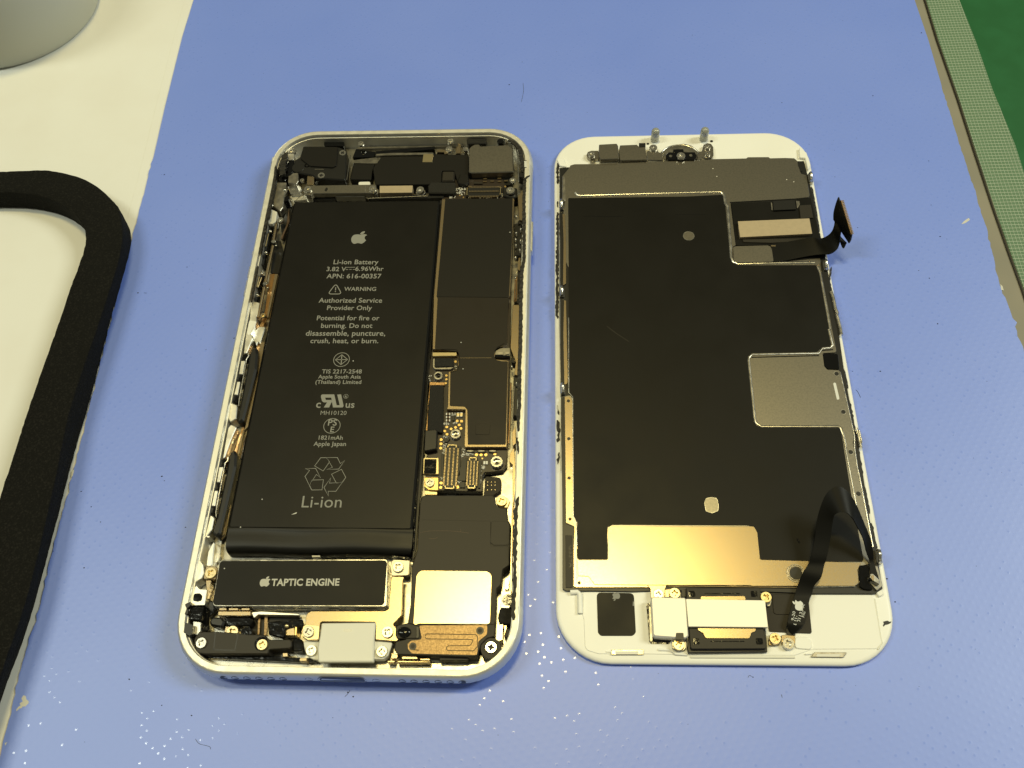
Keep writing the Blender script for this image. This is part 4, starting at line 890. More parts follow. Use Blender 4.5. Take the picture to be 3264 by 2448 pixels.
P('steel_beam', 'I 1150,1110 1300,1095 1830,1130 1830,1160 1250,1150 1190,1200', 2, 3.6, 'aluminium', .2, .12)
P('dark_bridge', 'I 780,1180 1130,1180 1190,1230 1130,1310 780,1310', 1.6, 3.6, 'black_gloss', .4, .2)
P('rubber_bead', 'I 600,1180 730,1180 780,1240 740,1330 580,1300 560,1240', 2, 4.4, 'black_plastic', .5, .4)
P('screw_tab', 'I 790,1310 960,1315 970,1400 770,1400', 2, 3.8, 'foil_tan', .2, .1); screw(PH, 'I 885,1385', 4.3, 19, 'brass')
PH.disc('boss', 'I 1085,1400', 2, 4.0, 1.1, 'black_gloss')
for s in ('I 1250,1160 1285,1160 1270,1430 1240,1430', 'I 1340,1160 1390,1160 1370,1440 1330,1440'): P('copper_track', s, 1.6, 2.2, 'bronze', .1, .04)
P('dark_floor', 'I 1150,1160 1830,1160 1830,1250 1390,1250 1380,1440 1100,1420', 1.5, 1.7, 'brown_tape', .1, .02)
P('glossy_wad', 'I 1385,1250 1560,1225 1660,1230 1730,1205 1880,1215 1900,1300 1700,1330 1640,1350 1640,1440 1590,1480 1400,1430', 1.8, 4.5, 'black_gloss', .3, .5)
P('glossy_wad', 'I 1780,1470 1870,1500 1890,1560 1880,1659 1740,1659 1730,1520', 1.8, 4.2, 'black_gloss', .3, .5)
P('brass_clip', 'I 1650,1340 1760,1320 1770,1440 1640,1440', 2, 4.0, 'foil_tan', .1, .1); P('brass_clip', 'I 1765,1310 1800,1310 1795,1440 1765,1440', 2, 4.3, 'gold', .1, .08)
ball('solder_blob', 'I 1655,1310', 4.3, .5, 'brass')
bar = P('bottom_bar', 'I 345,1500 380,1420 440,1388 640,1385 970,1405 1100,1425 1340,1430 1405,1500 1720,1495 1725,1620 1400,1640 1390,1700 500,1700 380,1680', 1.8, 5.0, 'grey_plastic', .6, .15)
for s in ('I 650,1390 625,1640', 'I 968,1405 925,1640', 'I 610,1640 930,1650'):
    q = PH.pts(s, 5.02); stroke(PH, 'groove', q, .22, 5.01, 'black_plastic', bar)
PH.disc('screw_well', 'I 1295,1555', 5.0, 5.02, 1.35, 'black_gloss', parent=bar, bev=0)
screw(PH, 'I 445,1542', 5.5, 17, 'steel_bright'); screw(PH, 'I 1305,1568', 5.5, 17.5, 'brass')
P('dark_floor', 'I 500,1680 J 480,1100 480,1150 200,1150 I 560,1760', 1.6, 3.0, 'black_gloss', .2, .1)
for s in ('J 0,1020 75,1020 80,1075 0,1080', 'J 245,1090 345,1090 345,1140 235,1140', 'J 1480,1130 1590,1130 1580,1160 1480,1160', 'J 1690,1060 1885,1060 1920,1110 1680,1110', 'J 1940,1100 2085,1100 2080,1130 1940,1130', 'J 1620,1130 2080,1140 2080,1158 1620,1158', 'J 1540,1020 1635,1050 1620,1100 1530,1110', 'L 900,1290 1305,1300 1290,1350 880,1350'):
    P('spring_plate', s, 2, 3.9, 'foil_tan' if s[:4] != 'L 90' else 'grey_plastic', .15, .1)
# --- bottom middle: gold bracket and grey port cover
base = P('port_base', 'J 285,850 520,845 520,1130 430,1110 350,1070 320,1000', 2, 3.9, 'grey_rubber', .6, .12)
base2 = P('port_base', 'J 1270,850 1550,870 1540,930 1490,1060 1420,1110 1270,1110', 2, 3.9, 'grey_rubber', .6, .12)
gb = P('gold_bracket', 'J 325,610 328,520 350,465 400,432 1450,430 1500,400 1530,0 K 210,1270 395,1275 J 1700,0 1682,490 1560,620 1600,660 1640,830 1610,860 1310,835 1320,640 1310,588 560,582 535,600 520,830 490,850 360,845 290,800 262,720 300,640', 3.9, 4.6, 'foil_tan', .3, .1)
q = P('bracket_tab', 'K 205,1070 240,1030 475,1045 455,1255 390,1260 215,1265 195,1150', 3, 4.3, 'steel', .3, .1)
P('port_ear', 'J 290,650 340,625 525,640 510,830 360,840 275,780', 4.6, 4.7, 'brass', .4, .04, gb)
cv = P('port_cover', 'J 552,602 1315,592 1310,640 1290,860 1282,1148 505,1148 495,950 530,780', 3.9, 5.1, 'grey_rubber', .3, .3)
for s in ('J 870,690 970,690 970,715 870,715', ): stroke(PH, 'embossed_slot', PH.pts(s, 5.12), .06, 5.115, 'steel', cv, True)
for s, z, r, m in (('K 303,1132', 4.9, 17.5, 'steel_bright'), ('J 365,720', 5.2, 18, 'steel_bright'), ('J 1480,725', 5.2, 18.5, 'steel_bright'), ('J 405,985', 4.5, 17.5, 'aluminium'), ('J 1400,1000', 4.5, 17.5, 'steel_bright')): screw(PH, s, z, r, m)
# --- speaker
sp_ = P('speaker', 'K 635,150 665,128 1640,125 1670,160 1690,260 1740,300 1840,310 1855,480 1890,520 1885,900 1875,1120 1780,1180 1755,1390 1690,1450 L 1690,400 1675,800 1665,1010 1560,1040 1480,1120 1440,1230 1430,1290 1280,1300 300,1265 250,1200 270,1080 420,1050 440,830 K 480,1659 500,1120 575,900 600,460 610,250', 1.7, 4.9, 'grey_plastic', .5, .15)
up = P('speaker_deck', 'K 600,500 640,470 1610,490 1610,830 1640,850 1870,850 1865,1110 1775,1170 1745,1390 1690,1440 L 1685,400 1670,840 600,840 460,830 K 490,1659 505,1150 580,900', 4.9, 5.05, 'grey_plastic', .4, .05, sp_)
P('speaker_square', 'K 1618,490 1840,495 1880,540 1870,830 1650,830 1605,790', 4.9, 5.03, 'grey_plastic', .5, .05, sp_)
P('speaker_plate', 'L 560,170 590,110 640,80 1560,92 1610,130 1625,175 1600,838 600,830 560,850 520,835', 5.05, 5.15, 'foil_tan', .6, .04, sp_)
bz = P('speaker_vent', 'L 600,855 1565,850 1560,980 1440,1080 1418,1275 500,1255 440,1190 440,1110 490,1070 640,1050', 4.9, 4.97, 'bronze', .4, .03, sp_)
for s in ('L 690,975 1400,985 1425,1010 1425,1150 1370,1215 990,1210 990,1145 1320,1140 1375,1055 690,1045', 'L 500,1200 625,1205'):
    stroke(PH, 'vent_groove', rounded(PH.pts(s, 4.99), .4), .14, 4.985, 'brown_tape', bz)
for s, r in (('L 1460,930', .75), ('L 512,1150', .72)): PH.disc('vent_hole', s, 4.97, 4.99, r, 'black_plastic', parent=bz, bev=0); PH.disc('vent_core', s, 4.99, 5.01, r * .55, 'brown_tape', parent=bz, bev=0)
cl = P('rubber_holder', 'L 275,860 440,820 610,860 600,1040 300,1045 265,1000', 4, 5.1, 'grey_plastic', .5, .15)
o = PH.disc('rubber_plug', 'L 388,945', 5.1, 5.6, 1.3, 'black_gloss', 1.0, cl, .3); smooth(o.data, 60)
P('vent_lip', 'L 560,870 600,870 600,1030 560,1040', 5.1, 5.25, 'black_plastic', .1, .05, cl)
PH.disc('screw_boss', 'L 1615,1180', 1.7, 4.6, 2.0, 'grey_plastic', parent=sp_)
screw(PH, 'L 1615,1162', 5.0, 18.5, 'steel_bright'); screw(PH, 'G 1322,1310', 3.3, 17, 'brass')
P('screw_tab', 'G 1235,1290 1290,1235 1400,1270 1440,1320 1400,1410 1290,1390', 1.9, 2.6, 'brass', .4, .08)
tb = P('brown_tab', 'G 1092,965 1180,970 1300,985 1318,1030 1310,1170 1220,1225 1200,1250 1070,1250', 1.9, 3.2, 'brown_tape', .3, .08)
for y in (1045, 1090, 1155):
    for x in (1125, 1178, 1230): PH.disc('dot', 'G %d,%d' % (x, y), 3.2, 3.22, .1, 'foil_tan', parent=tb, bev=0, n=8)
# bottom right corner pockets
P('corner_bracket', 'L 1755,370 1850,375 1900,350 1895,560 1870,615 1745,610', 2, 4.9, 'aluminium', .2, .1)
PH.disc('bracket_hole', 'L 1855,495', 4.9, 4.93, 1.15, 'black_gloss', bev=0)
P('black_wad', 'L 1740,620 1900,615 1945,700 1920,830 1730,830 1710,750', 2, 4.7, 'black_foam', .3, .3)
P('channel', 'L 1810,200 1840,180 1870,190 1865,350 1805,350', 1.8, 3.6, 'steel_bright', .3, .1)
P('spring_strip', 'L 1735,840 1790,835 1780,1060 1720,1080', 2, 4.4, 'foil_tan', .1, .1); P('spring_strip', 'L 1800,830 1840,825 1830,980 1800,1020', 2, 3.8, 'foil_tan', .1, .1)
P('black_plug', 'L 1830,890 1870,900 1890,950 1870,1020 1800,1030 1810,960', 3, 4.6, 'grey_plastic', .4, .1)

for s, w_ in (('K 610,655 760,630 1000,628 1160,640 1300,660', .07), ('K 1185,600 1190,635 1180,640', .07), ('K 740,740 830,735 860,720', .08)):
    stroke(PH, 'scratch', catmull(PH.pts(s, 5.07), 4, False), w_ * .6, 5.075, 'ceramic_brown', up)
for s in ('H 825,1460', 'H 1130,1068', 'd 1440,620', 'E 2105,665', 'F 750,625', 'F 778,998', 'I 775,495'): PH.disc('dust_speck', s, 5.3 if s[0] in 'HE' else 4.9, 5.42 if s[0] in 'HE' else 5.0, .13, 'crumb_light', bev=0, n=6)
tube(PH, 'stray_hair', 'A 730,960 690,1000 620,1070', 3.4, .06, 'black_gloss', n=5)
# ================================================================== the screen half, lying on its glass
DS = Body('screen_half', 42.3059, 101.8028, -0.1072, 'white screen assembly lying face down, bare shield plate and two black flex cables upward', 'phone screen')
P = DS.prism; DW, DL = 64.61, 134.66
me = loft_ring('bezel', DW, DL, 10.5, [(3, .12), (.6, .12), (.15, .35), (0, .8), (.12, 1.2), (.4, 1.42), (.9, 1.5), (9, 1.5)], close_last=True); smooth(me, 50)
BEZ = link('bezel', me, 'white_plastic', DS.o)
me = loft_ring('glass', DW, DL, 10.5, [(6, .01), (.5, .01), (.25, .12), (.3, .5), (2, .5)]); link('glass', me, 'black_gloss', DS.o)
# recessed moulding lines of the white plastic: low steps
def step(name, s, z1, m='white_plastic', r=.8, bev=.08): return P(name, s, 1.4, z1, m, r, bev, BEZ)
step('moulded_step', 'T 480,700 470,930 490,990 505,1380 540,1430 700,1480 U 0,1260 800,1275 2140,1280 V 850,1415 1740,1410 1820,1330 1700,640 1200,640 200,640 T 1400,600 1250,600 650,600 470,600', 1.62, bev=.1)
tube(DS, 'moulded_rib', 'T 300,610 400,605 435,640 440,910', 1.75, .55, 'white_plastic', BEZ, 10)
P('moulded_step', 'V 600,1230 760,1235 820,1290 835,1420 580,1400', 1.5, 1.9, 'white_plastic', .8, .12, BEZ)
P('moulded_step', 'N 1310,300 1420,380 1480,560 1440,640 1400,460 1320,450', 1.5, 2.2, 'white_plastic', .3, .15, BEZ)
P('moulded_step', 'M 110,520 200,500 245,600 240,625 150,610', 1.5, 2.0, 'white_plastic', .2, .12, BEZ)
P('moulded_step', 'V 1750,560 1830,575 1850,640 1780,680 1730,600', 1.5, 2.0, 'white_plastic', .4, .15, BEZ)
tube(DS, 'moulded_line', 'U 210,1200 380,1205 460,1260 620,1270', 1.66, .25, 'white_plastic', BEZ, 8)
tube(DS, 'moulded_line', 'V 1715,700 1800,1250 1820,1320 1760,1415', 1.55, .18, 'grey_rubber', BEZ, 8, .5)
tube(DS, 'moulded_line', 'U 670,1300 2140,1305', 1.66, .22, 'grey_rubber', BEZ, 8, .5)
# black body of the panel
LCD = P('panel_body', 'M 150,640 245,632 N 1290,500 1385,500 1500,950 1620,1620 O 1470,600 1560,1010 Q 1425,0 1505,560 1650,1370 R 1590,170 1640,480 1740,1150 1825,1560 V 1760,120 1830,560 1720,630 850,628 100,600 U 300,360 T 1180,600 650,590 240,590 190,560 190,0 P 78,1400 70,760 65,200 M 150,1200', 1.45, 2.15, 'black_plastic', .2, .06)
P('panel_lip', 'T 232,-200 325,-190 330,545 235,545', 2.15, 2.3, 'grey_plastic', .2, .05, LCD)
text(DS, 'G33+A', c('T 262,250')[0] and c('D 1229,1178')[0], c('D 1229,1226')[0], 2.32, 'black_plastic', LCD, bold=.01, cap=.95)
tube(DS, 'panel_edge', 'M 150,650 150,1100', 2.2, .1, 'steel_bright', LCD, 6); tube(DS, 'panel_edge', 'M 145,1280 140,1659 P 62,300 68,700', 2.2, .1, 'steel', LCD, 6); tube(DS, 'panel_edge', 'P 70,780 70,1200', 2.2, .08, 'steel_dark', LCD, 6)
# shield plate
plate = P('shield_plate', 'M 290,632 300,605 360,588 700,585 N 0,482 100,472 570,462 590,445 885,443 905,460 1120,455 1248,460 1290,498 1300,560 1345,680 1420,700 1440,830 1465,985 1450,1010 1260,1030 330,1080 O 215,205 290,805 250,820 270,1040 820,1050 1480,980 1500,1200 1590,1659 Q 1340,0 1400,300 1385,325 1205,335 1230,520 1270,565 1430,572 1455,600 1650,1480 R 1500,50 1560,400 1640,700 1780,1520 V 1640,100 1700,200 1560,232 1500,235 1478,290 1500,480 1440,525 850,530 650,530 -200,525 U 1600,300 330,290 305,330 300,450 120,450 105,340 60,290 T 500,510 345,540 350,0 P 158,1530 100,1505 92,760 130,755 120,720 115,0 90,-40 M 240,1659 200,1280 220,1110 185,1080 185,760 235,700', 2.15, 2.45, 'shield_metal', .3, .06)
film = P('black_cover_film', 'M 270,1068 N -260,1000 225,975 258,1010 O 140,200 205,960 240,1050 320,1085 1415,1083 1455,1110 1575,1659 Q 1290,0 1322,210 1300,245 1185,260 1120,330 200,340 150,390 235,1290 270,1350 340,1385 1430,1388 1462,1420 1500,1659 R 1350,0 1480,800 1650,1700 V 1535,180 130,185 105,160 85,0 R 150,1320 110,1240 10,1215 P 375,1516 345,1530 342,1580 T 830,-60 830,135 815,150 420,150 395,130 390,-100 P 165,1500 145,1465 138,775 118,745 115,0', 2.45, 2.52, 'black_film', .25, .02)
# repair: gold field between the two film panels
gf = P('lower_plate', 'S 1936,1690 D 1318,1137 1628,1137 1636,1150 1642,1209 V 1535,192 1500,240 1475,300 1490,470 1440,520 -400,520 U 1600,290 330,285 200,285 T 1400,505 650,500 590,430 560,385 410,375 400,160 410,155 815,155 835,135 835,-80', 2.5, 2.62, 'foil_tan', .35, .04)
ft = P('foot_plate', 'T 405,385 550,392 590,430 640,505 1380,512 1410,530 1385,538 365,538', 2.45, 2.56, 'foil_tan', .2, .03)
tab = P('plate_tab', 'U 60,290 330,290 305,340 300,460 250,485 200,485 110,460 105,340', 2.56, 2.68, 'foil_tan', .3, .04)
tube(DS, 'plate_edge', 'T 650,515 1380,525', 2.4, .14, 'steel_bright', plate, 8, .6); tube(DS, 'plate_edge', 'U 340,300 2180,320', 2.4, .12, 'foil_tan', plate, 8, .6); tube(DS, 'plate_edge', 'V 850,535 1440,530', 2.4, .1, 'steel_bright', plate, 8, .6)
left_fl = P('side_flange', 'P 92,765 120,762 137,790 141,1470 150,1485 163,1505 166,1659 T 385,0 392,530 350,530 348,0 P 150,1530 140,1505 100,1505', 2.45, 2.53, 'foil_tan', .15, .03, plate)
P('side_flange', 'M 195,760 225,770 235,1090 215,1110 190,1080', 2.45, 2.53, 'steel', .1, .03, plate)
P('side_flange', 'M 190,1290 225,1290 240,1659 P 100,95 98,100 82,110 M 205,1659', 2.45, 2.53, 'foil_tan', .1, .03, plate)
P('side_flange', 'P 88,195 100,200 110,660 105,690 90,690 84,400', 2.45, 2.53, 'foil_tan', .1, .03, plate)
for s in ('P 114,788', 'P 116,1010', 'P 118,1241', 'P 123,1482', 'T 425,475'): DS.disc('plate_hole', s, 2.5, 2.57, .36, 'black_plastic', parent=plate, bev=0, n=16)
for s in ('Q 1400,625', 'Q 1497,1162', 'R 1467,180', 'R 1575,770', 'N 1345,635', 'P 99,374', 'P 100,578'):
    DS.disc('plate_hole', s, 2.4, 2.47, .48 if s[0] in 'QR' else .3, 'black_plastic', parent=plate, bev=0, n=16)
    if s[0] in 'QR': stroke(DS, 'hole_rim', [DS.pts(s, 2.48)[0] + Vector((.55 * math.cos(a / 18 * 6.283), .55 * math.sin(a / 18 * 6.283))) for a in range(18)], .1, 2.475, 'steel_bright', plate, True)
P('bright_slot', 'Q 1352,760 1370,748 1390,755 1442,975 1430,990 1405,990', 2.45, 2.48, 'ink_white', .5, .01, plate)
h = DS.disc('round_window', 'M 1970,1600', 2.52, 2.56, 1.25, 'shield_metal', parent=film, bev=.02, n=28)
stroke(DS, 'window_rim', [DS.pts('M 1970,1600', 2.58)[0] + Vector((1.3 * math.cos(a / 28 * 6.283), 1.3 * math.sin(a / 28 * 6.283))) for a in range(28)], .14, 2.57, 'steel_bright', film, True)
P('oval_window', 'D 1522,1086 1525,1077 1537,1074 1549,1077 1552,1092 1551,1103 1538,1108 1525,1104', 2.52, 2.56, 'shield_metal', .5, .02, film)
stroke(DS, 'window_rim', rounded(DS.pts('D 1522,1086 1525,1077 1537,1074 1549,1077 1552,1092 1551,1103 1538,1108 1525,1104', 2.58), .5), .14, 2.57, 'steel_bright', film, True)
o = DS.disc('round_hole', 'V 608,342', 2.62, 2.7, 1.25, 'black_plastic', parent=plate, bev=0, n=28)
for rr, zz in ((1.42, 2.72), (1.75, 2.66)):
    q = DS.pts('V 608,342', 2.7)[0]; link('hole_rim', tube_mesh('hole_rim', [Vector((q.x + rr * math.cos(a / 28 * 6.2832), q.y + rr * math.sin(a / 28 * 6.2832), zz)) for a in range(29)], .1, 6), 'steel_bright', plate)
# pressed ridges
tube(DS, 'pressed_ridge', 'M 375,985 400,1020 450,1032 1000,1015 2100,985 N 190,935 230,945 258,990 275,1100 O 175,260 215,830 225,980 262,1040 320,1068 820,1052 1400,1048', 2.47, .36, 'steel_bright', plate, 10, .55)
tube(DS, 'pressed_ridge', 'Q 1290,0 1340,220 1310,258 1200,265 1150,335 210,350 165,390 160,440 245,1250 270,1320 340,1370 1420,1368 1460,1390 1500,1500 1530,1659', 2.47, .30, 'steel', plate, 10, .55)
tube(DS, 'pressed_ridge', 'O 1440,1100 1480,1200 1560,1659 Q 1310,0', 2.47, .28, 'steel', plate, 8, .55)
tube(DS, 'pressed_ridge', 'R 1370,0 1500,700 1600,1200', 2.47, .16, 'steel_bright', plate, 8, .55)
tube(DS, 'pressed_ridge', 'Q 1450,600 1540,1000 1650,1500 R 1520,130 1560,400 1590,520 1700,1100 1780,1520', 2.45, .16, 'steel_bright', plate, 8, .6)
tube(DS, 'pressed_ridge', 'P 115,300 117,740 140,765 143,1470 160,1500 163,1640', 2.5, .12, 'steel_bright', plate, 8, .6)
tube(DS, 'dark_slot', 'Q 200,395 1150,370', 2.42, .16, 'black_plastic', plate, 6); tube(DS, 'dark_slot', 'Q 1180,300 1350,285', 2.42, .18, 'black_plastic', plate, 6)  # thin black beads laid along the plate beside the ridges
P('dark_gap', 'Q 1205,338 1420,345 1440,560 1280,560 1235,520', 2.2, 2.5, 'black_gloss', .3, .04)
# connector bay at the right
bay = P('connector_bay', 'O 225,210 1130,170 1200,140 1345,135 1480,700 1560,960 1480,985 820,1050 800,800 290,805', 2.1, 2.5, 'black_film', .1, .04)
P('dark_chip', 'N 945,1065 1255,1055 1275,1180 955,1195', 2.5, 3.0, 'black_plastic', .1, .08, bay)
P('metal_leaf', 'N 915,1080 935,1090 945,1195 925,1190', 2.5, 2.7, 'steel', .05, .03, bay); P('metal_leaf', 'N 1270,1060 1320,1065 1325,1110 1300,1160 1285,1165', 2.5, 2.7, 'steel', .05, .03, bay)
P('grey_pad', 'N 1315,1125 1480,1115 1515,1300 1335,1310', 2.5, 2.8, 'grey_plastic', .1, .05, bay)
P('metal_leaf', 'O 780,800 855,800 850,822 790,820', 2.5, 2.9, 'foil_tan', .05, .03, bay)
ch = P('tan_chip', 'O 318,466 1327,424 1367,640 350,690', 2.5, 3.35, 'chip_tan', .08, .03, bay)
P('chip_side', 'O 315,470 1330,428 1372,643 352,694', 2.5, 3.2, 'black_plastic', .08, .03, bay)
P('bay_ledge', 'O 380,720 1280,700 1300,740 800,770 400,760', 2.5, 2.75, 'grey_plastic', .2, .08, bay)
P('plate_tongue', 'O 250,825 300,815 740,803 780,820 800,860 825,1035 300,1050 262,1000', 2.5, 2.9, 'shield_metal', .5, .06)
# upper flex cable with upright connector board
fx = ribbon(DS, 'upper_flex', [('O 790,785', 'O 815,1045', 2.75), ('O 1000,760', 'O 1020,1015', 2.8), ('O 1250,715', 'O 1300,960', 3.1), ('O 1400,700', 'O 1480,935', 3.6), ('O 1500,708', 2.8, 'O 1620,925', 4.2), ('O 1590,665', 4.5, 'O 1715,860', 4.6), ('O 1650,600', 6.0, 'O 1752,770', 5.5), ('O 1680,520', 7.5, 'O 1760,690', 7.0), ('O 1690,430', 8.4, 'O 1770,620', 8.2)], .22, 'black_film')
fb = ribbon(DS, 'connector_board', [('O 1670,440', 8.5, 'O 1890,775', 5.5), ('O 1672,340', 10.2, 'O 1912,735', 6.6), ('O 1705,215', 12.2, 'O 1925,672', 8.4), ('O 1738,125', 13.8, 'O 1928,640', 9.2)], .35, 'black_film', None, 3)
rb = ribbon(DS, 'flex_tail', [('O 1690,560', 6.2, 'O 1745,760', 5.2), ('O 1720,640', 5.6, 'O 1850,770', 5.0), ('O 1770,790', 4.6, 'O 1845,785', 4.6), ('O 1795,845', 4.0, 'O 1815,850', 4.0)], .2, 'black_film', fb, 3)
pa, pb = [Vector((*DS.l(c(s)[0], z), z)) for s, z in (('O 1772,170', 13.4), ('O 1918,650', 9.0))]
link('connector_rail', tube_mesh('connector_rail', [pa, pb], .22, 6), 'copper_foil', fb)
tn = [pa.lerp(pb, (k + .5) / 22) + Vector((.42, .05, -.05)) for k in range(22)]
o = link('pin_rows', boxes_mesh('pin_rows', [(p.x, p.y, p.z, .35, .16, .3, .2) for p in tn]), 'gold', fb); o['kind'] = 'stuff'
# lower flex cable: rises in an arch and comes down at the bottom
lf = ribbon(DS, 'lower_flex', [('V 520,1165', 2.2, 'V 565,1205', 2.2), ('V 487,1060', 3.0, 'V 690,1085', 3.0), ('V 505,960', 3.0, 'V 740,1000', 3.0), ('V 530,860', 3.0, 'V 785,860', 3.0), ('V 560,750', 3.0, 'V 785,740', 3.0), ('V 590,650', 3.0, 'V 830,640', 3.0), ('V 640,490', 3.5, 'V 860,520', 3.5), ('V 700,340', 4.5, 'V 960,400', 4.5), ('V 780,210', 4.9, 'V 1005,220', 4.9),
     ('R 905,1659', 5.5, 'R 1130,1659', 5.5), ('R 960,1400', 6.6, 'R 1180,1400', 6.6), ('R 1000,1100', 8.4, 'R 1215,1150', 8.2), ('R 1080,850', 10.0, 'R 1250,1060', 9.6), ('R 1180,710', 11.2, 'R 1330,1030', 10.4), ('R 1300,665', 11.6, 'R 1420,1045', 10.4), ('R 1420,740', 11.0, 'R 1500,1130', 9.8), ('R 1530,900', 9.8, 'R 1560,1240', 8.6), ('R 1640,1150', 7.8, 'R 1640,1400', 6.8), ('R 1740,1400', 5.6, 'R 1680,1560', 5.0), ('R 1785,1620', 3.9, 'R 1710,1659', 3.9), ('V 1700,160', 3.2, 'V 1635,160', 3.2), ('V 1740,300', 2.9, 'V 1650,300', 2.9), ('V 1790,470', 2.6, 'V 1660,470', 2.6)], .2, 'black_film', None, 4)
P('flex_foot', 'V 480,1060 520,1090 600,1190 600,1225 480,1215 462,1140', 1.5, 2.0, 'black_plastic', .2, .1)
logo(DS, c('V 632,792')[0], 3.14, 2.0, 'ink_white', lf, 1.42)
for s, a, b, cap in (('19-20', 'V 572,1035', 'V 600,885', .55), ('821-', 'V 612,1075', 'V 634,945', .6), ('01133-A', 'V 662,1040', 'V 734,785', .6), ('Fm', 'V 722,965', 'V 742,890', .5)):
    text(DS, s, c(a)[0], c(b)[0], 3.14, 'ink_white', lf, bold=0, cap=cap)
# end of lower flex: connector at the right
P('dark_cup', 'V 1500,240 1640,235 1640,480 1700,580 1560,560 1500,520', 2.2, 2.7, 'black_gloss', .3, .05)
q = P('flex_connector', 'V 1655,350 1690,345 1790,440 1785,500 1700,450 1650,400', 2.6, 3.8, 'steel_bright', .1, .08); P('connector_face', 'V 1670,370 1710,370 1710,440 1680,440', 3.8, 3.9, 'foil_tan', .1, .02, q)
P('clip_frame', 'V 1640,340 1630,240 1760,235 1800,380 1830,520 1750,590 1650,480', 2.15, 2.6, 'steel_dark', .3, .08)
# bracket over the front camera
eb = P('camera_bracket', 'M 1000,322 1240,312 1270,345 1355,340 1385,525 1000,535 985,400', 1.5, 3.1, 'shield_metal', .2, .08)
P('bracket_box', 'M 705,310 955,296 975,330 988,512 718,520 700,430', 1.5, 3.6, 'shield_metal', .3, .12, eb)
P('bracket_step', 'M 1380,410 1420,390 1530,390 1550,420 1600,430 1612,530 1390,532', 1.5, 2.6, 'shield_metal', .2, .08, eb)
P('bracket_ear', 'M 530,460 545,415 600,396 700,400 705,515 580,515 545,490', 1.5, 2.5, 'shield_metal', .4, .08, eb)
P('bracket_leg', 'M 580,515 640,515 645,580 580,580', 1.5, 2.0, 'steel', .1, .05, eb); P('dark_gap', 'M 750,520 990,515 1385,532 1380,545 1000,560 760,568', 1.5, 2.3, 'black_plastic', .1, .04, eb)
P('black_pad', 'M 1268,290 1360,288 1362,345 1270,350', 1.5, 3.2, 'black_plastic', .1, .06, eb)
P('bracket_step', 'M 2110,405 N -60,365 -30,265 20,245 75,255 105,300 110,420 85,460 0,465 -60,450 -100,500 M 2085,525', 1.5, 2.6, 'shield_metal', .3, .1, eb)
ct = DS.pts('M 1850,500', 1.9)[0]
lens = link('lens_ring', tube_mesh('lens_ring', [Vector((ct.x + 5.1 * math.cos(a), ct.y + 4.3 * math.sin(a), 1.9)) for a in [math.radians(15 + k * 150 / 24) for k in range(25)]], .22, 8), 'steel_bright', DS.o)
P('sensor_plate', 'M 1605,420 1680,350 1780,310 1900,300 2010,325 2100,400 2090,525 1620,535', 1.5, 2.0, 'steel_dark', .3, .08)
P('sensor_mount', 'M 1648,450 1690,415 1750,420 1750,375 1895,372 1905,415 2060,415 2085,460 2060,525 1680,525 1650,500', 2.0, 2.9, 'black_gloss', .3, .15)
for s, z, r, m in (('M 602,442', 3.0, 11, 'steel_bright'), ('M 1472,352', 3.1, 13, 'steel_bright'), ('M 1862,465', 3.5, 14, 'steel_bright'), ('N 25,298', 3.1, 9.5, 'steel_bright'), ('N 25,392', 3.1, 8.5, 'steel_bright')): screw(DS, s, z, r, m)
for s in ('M 1715,475', 'M 2000,465'): DS.disc('mount_hole', s, 2.9, 2.93, .4, 'steel_dark', bev=0, n=12)
DS.disc('pin_hole', 'N 80,222', 1.5, 1.53, .4, 'black_plastic', parent=BEZ, bev=0, n=12); DS.disc('pin_hole', 'M 1395,302', 1.5, 1.53, .35, 'black_plastic', parent=BEZ, bev=0, n=12)
for s in ('M 1490,250', 'N -35,195'):
    p = DS.pts(s, 1.5)[0]; bm = bmesh.new(); n = 20; rg = []
    for rr, z in ((1.05, 1.4), (1.1, 4.2), (1.05, 4.7), (.85, 5.1), (.5, 5.35), (.1, 5.4)):
        rg.append([bm.verts.new(((p.x + rr * math.cos(6.2832 * k / n)) * MM, (p.y + rr * math.sin(6.2832 * k / n)) * MM, z * MM)) for k in range(n)])
    for a, b in zip(rg[:-1], rg[1:]):
        for k in range(n): bm.faces.new((a[k], a[(k + 1) % n], b[(k + 1) % n], b[k]))
    bm.faces.new(rg[-1]); bm.faces.new(rg[0][::-1]); bmesh.ops.recalc_face_normals(bm, faces=bm.faces)
    me = bpy.data.meshes.new('clear_peg'); bm.to_mesh(me); bm.free(); smooth(me, 60); link('clear_peg', me, 'clear_plastic', DS.o)
tube(DS, 'edge_highlight', 'M 715,520 985,514', 3.2, .12, 'steel_bright', eb); tube(DS, 'edge_highlight', 'M 1000,536 1385,530', 2.8, .11, 'steel_bright', eb); tube(DS, 'edge_highlight', 'M 1390,535 1612,535', 2.3, .1, 'steel_bright', eb); tube(DS, 'edge_highlight', 'M 1378,415 1392,530', 2.7, .09, 'steel_bright', eb)  # brighter steel beads drawn as highlights along the bracket edges
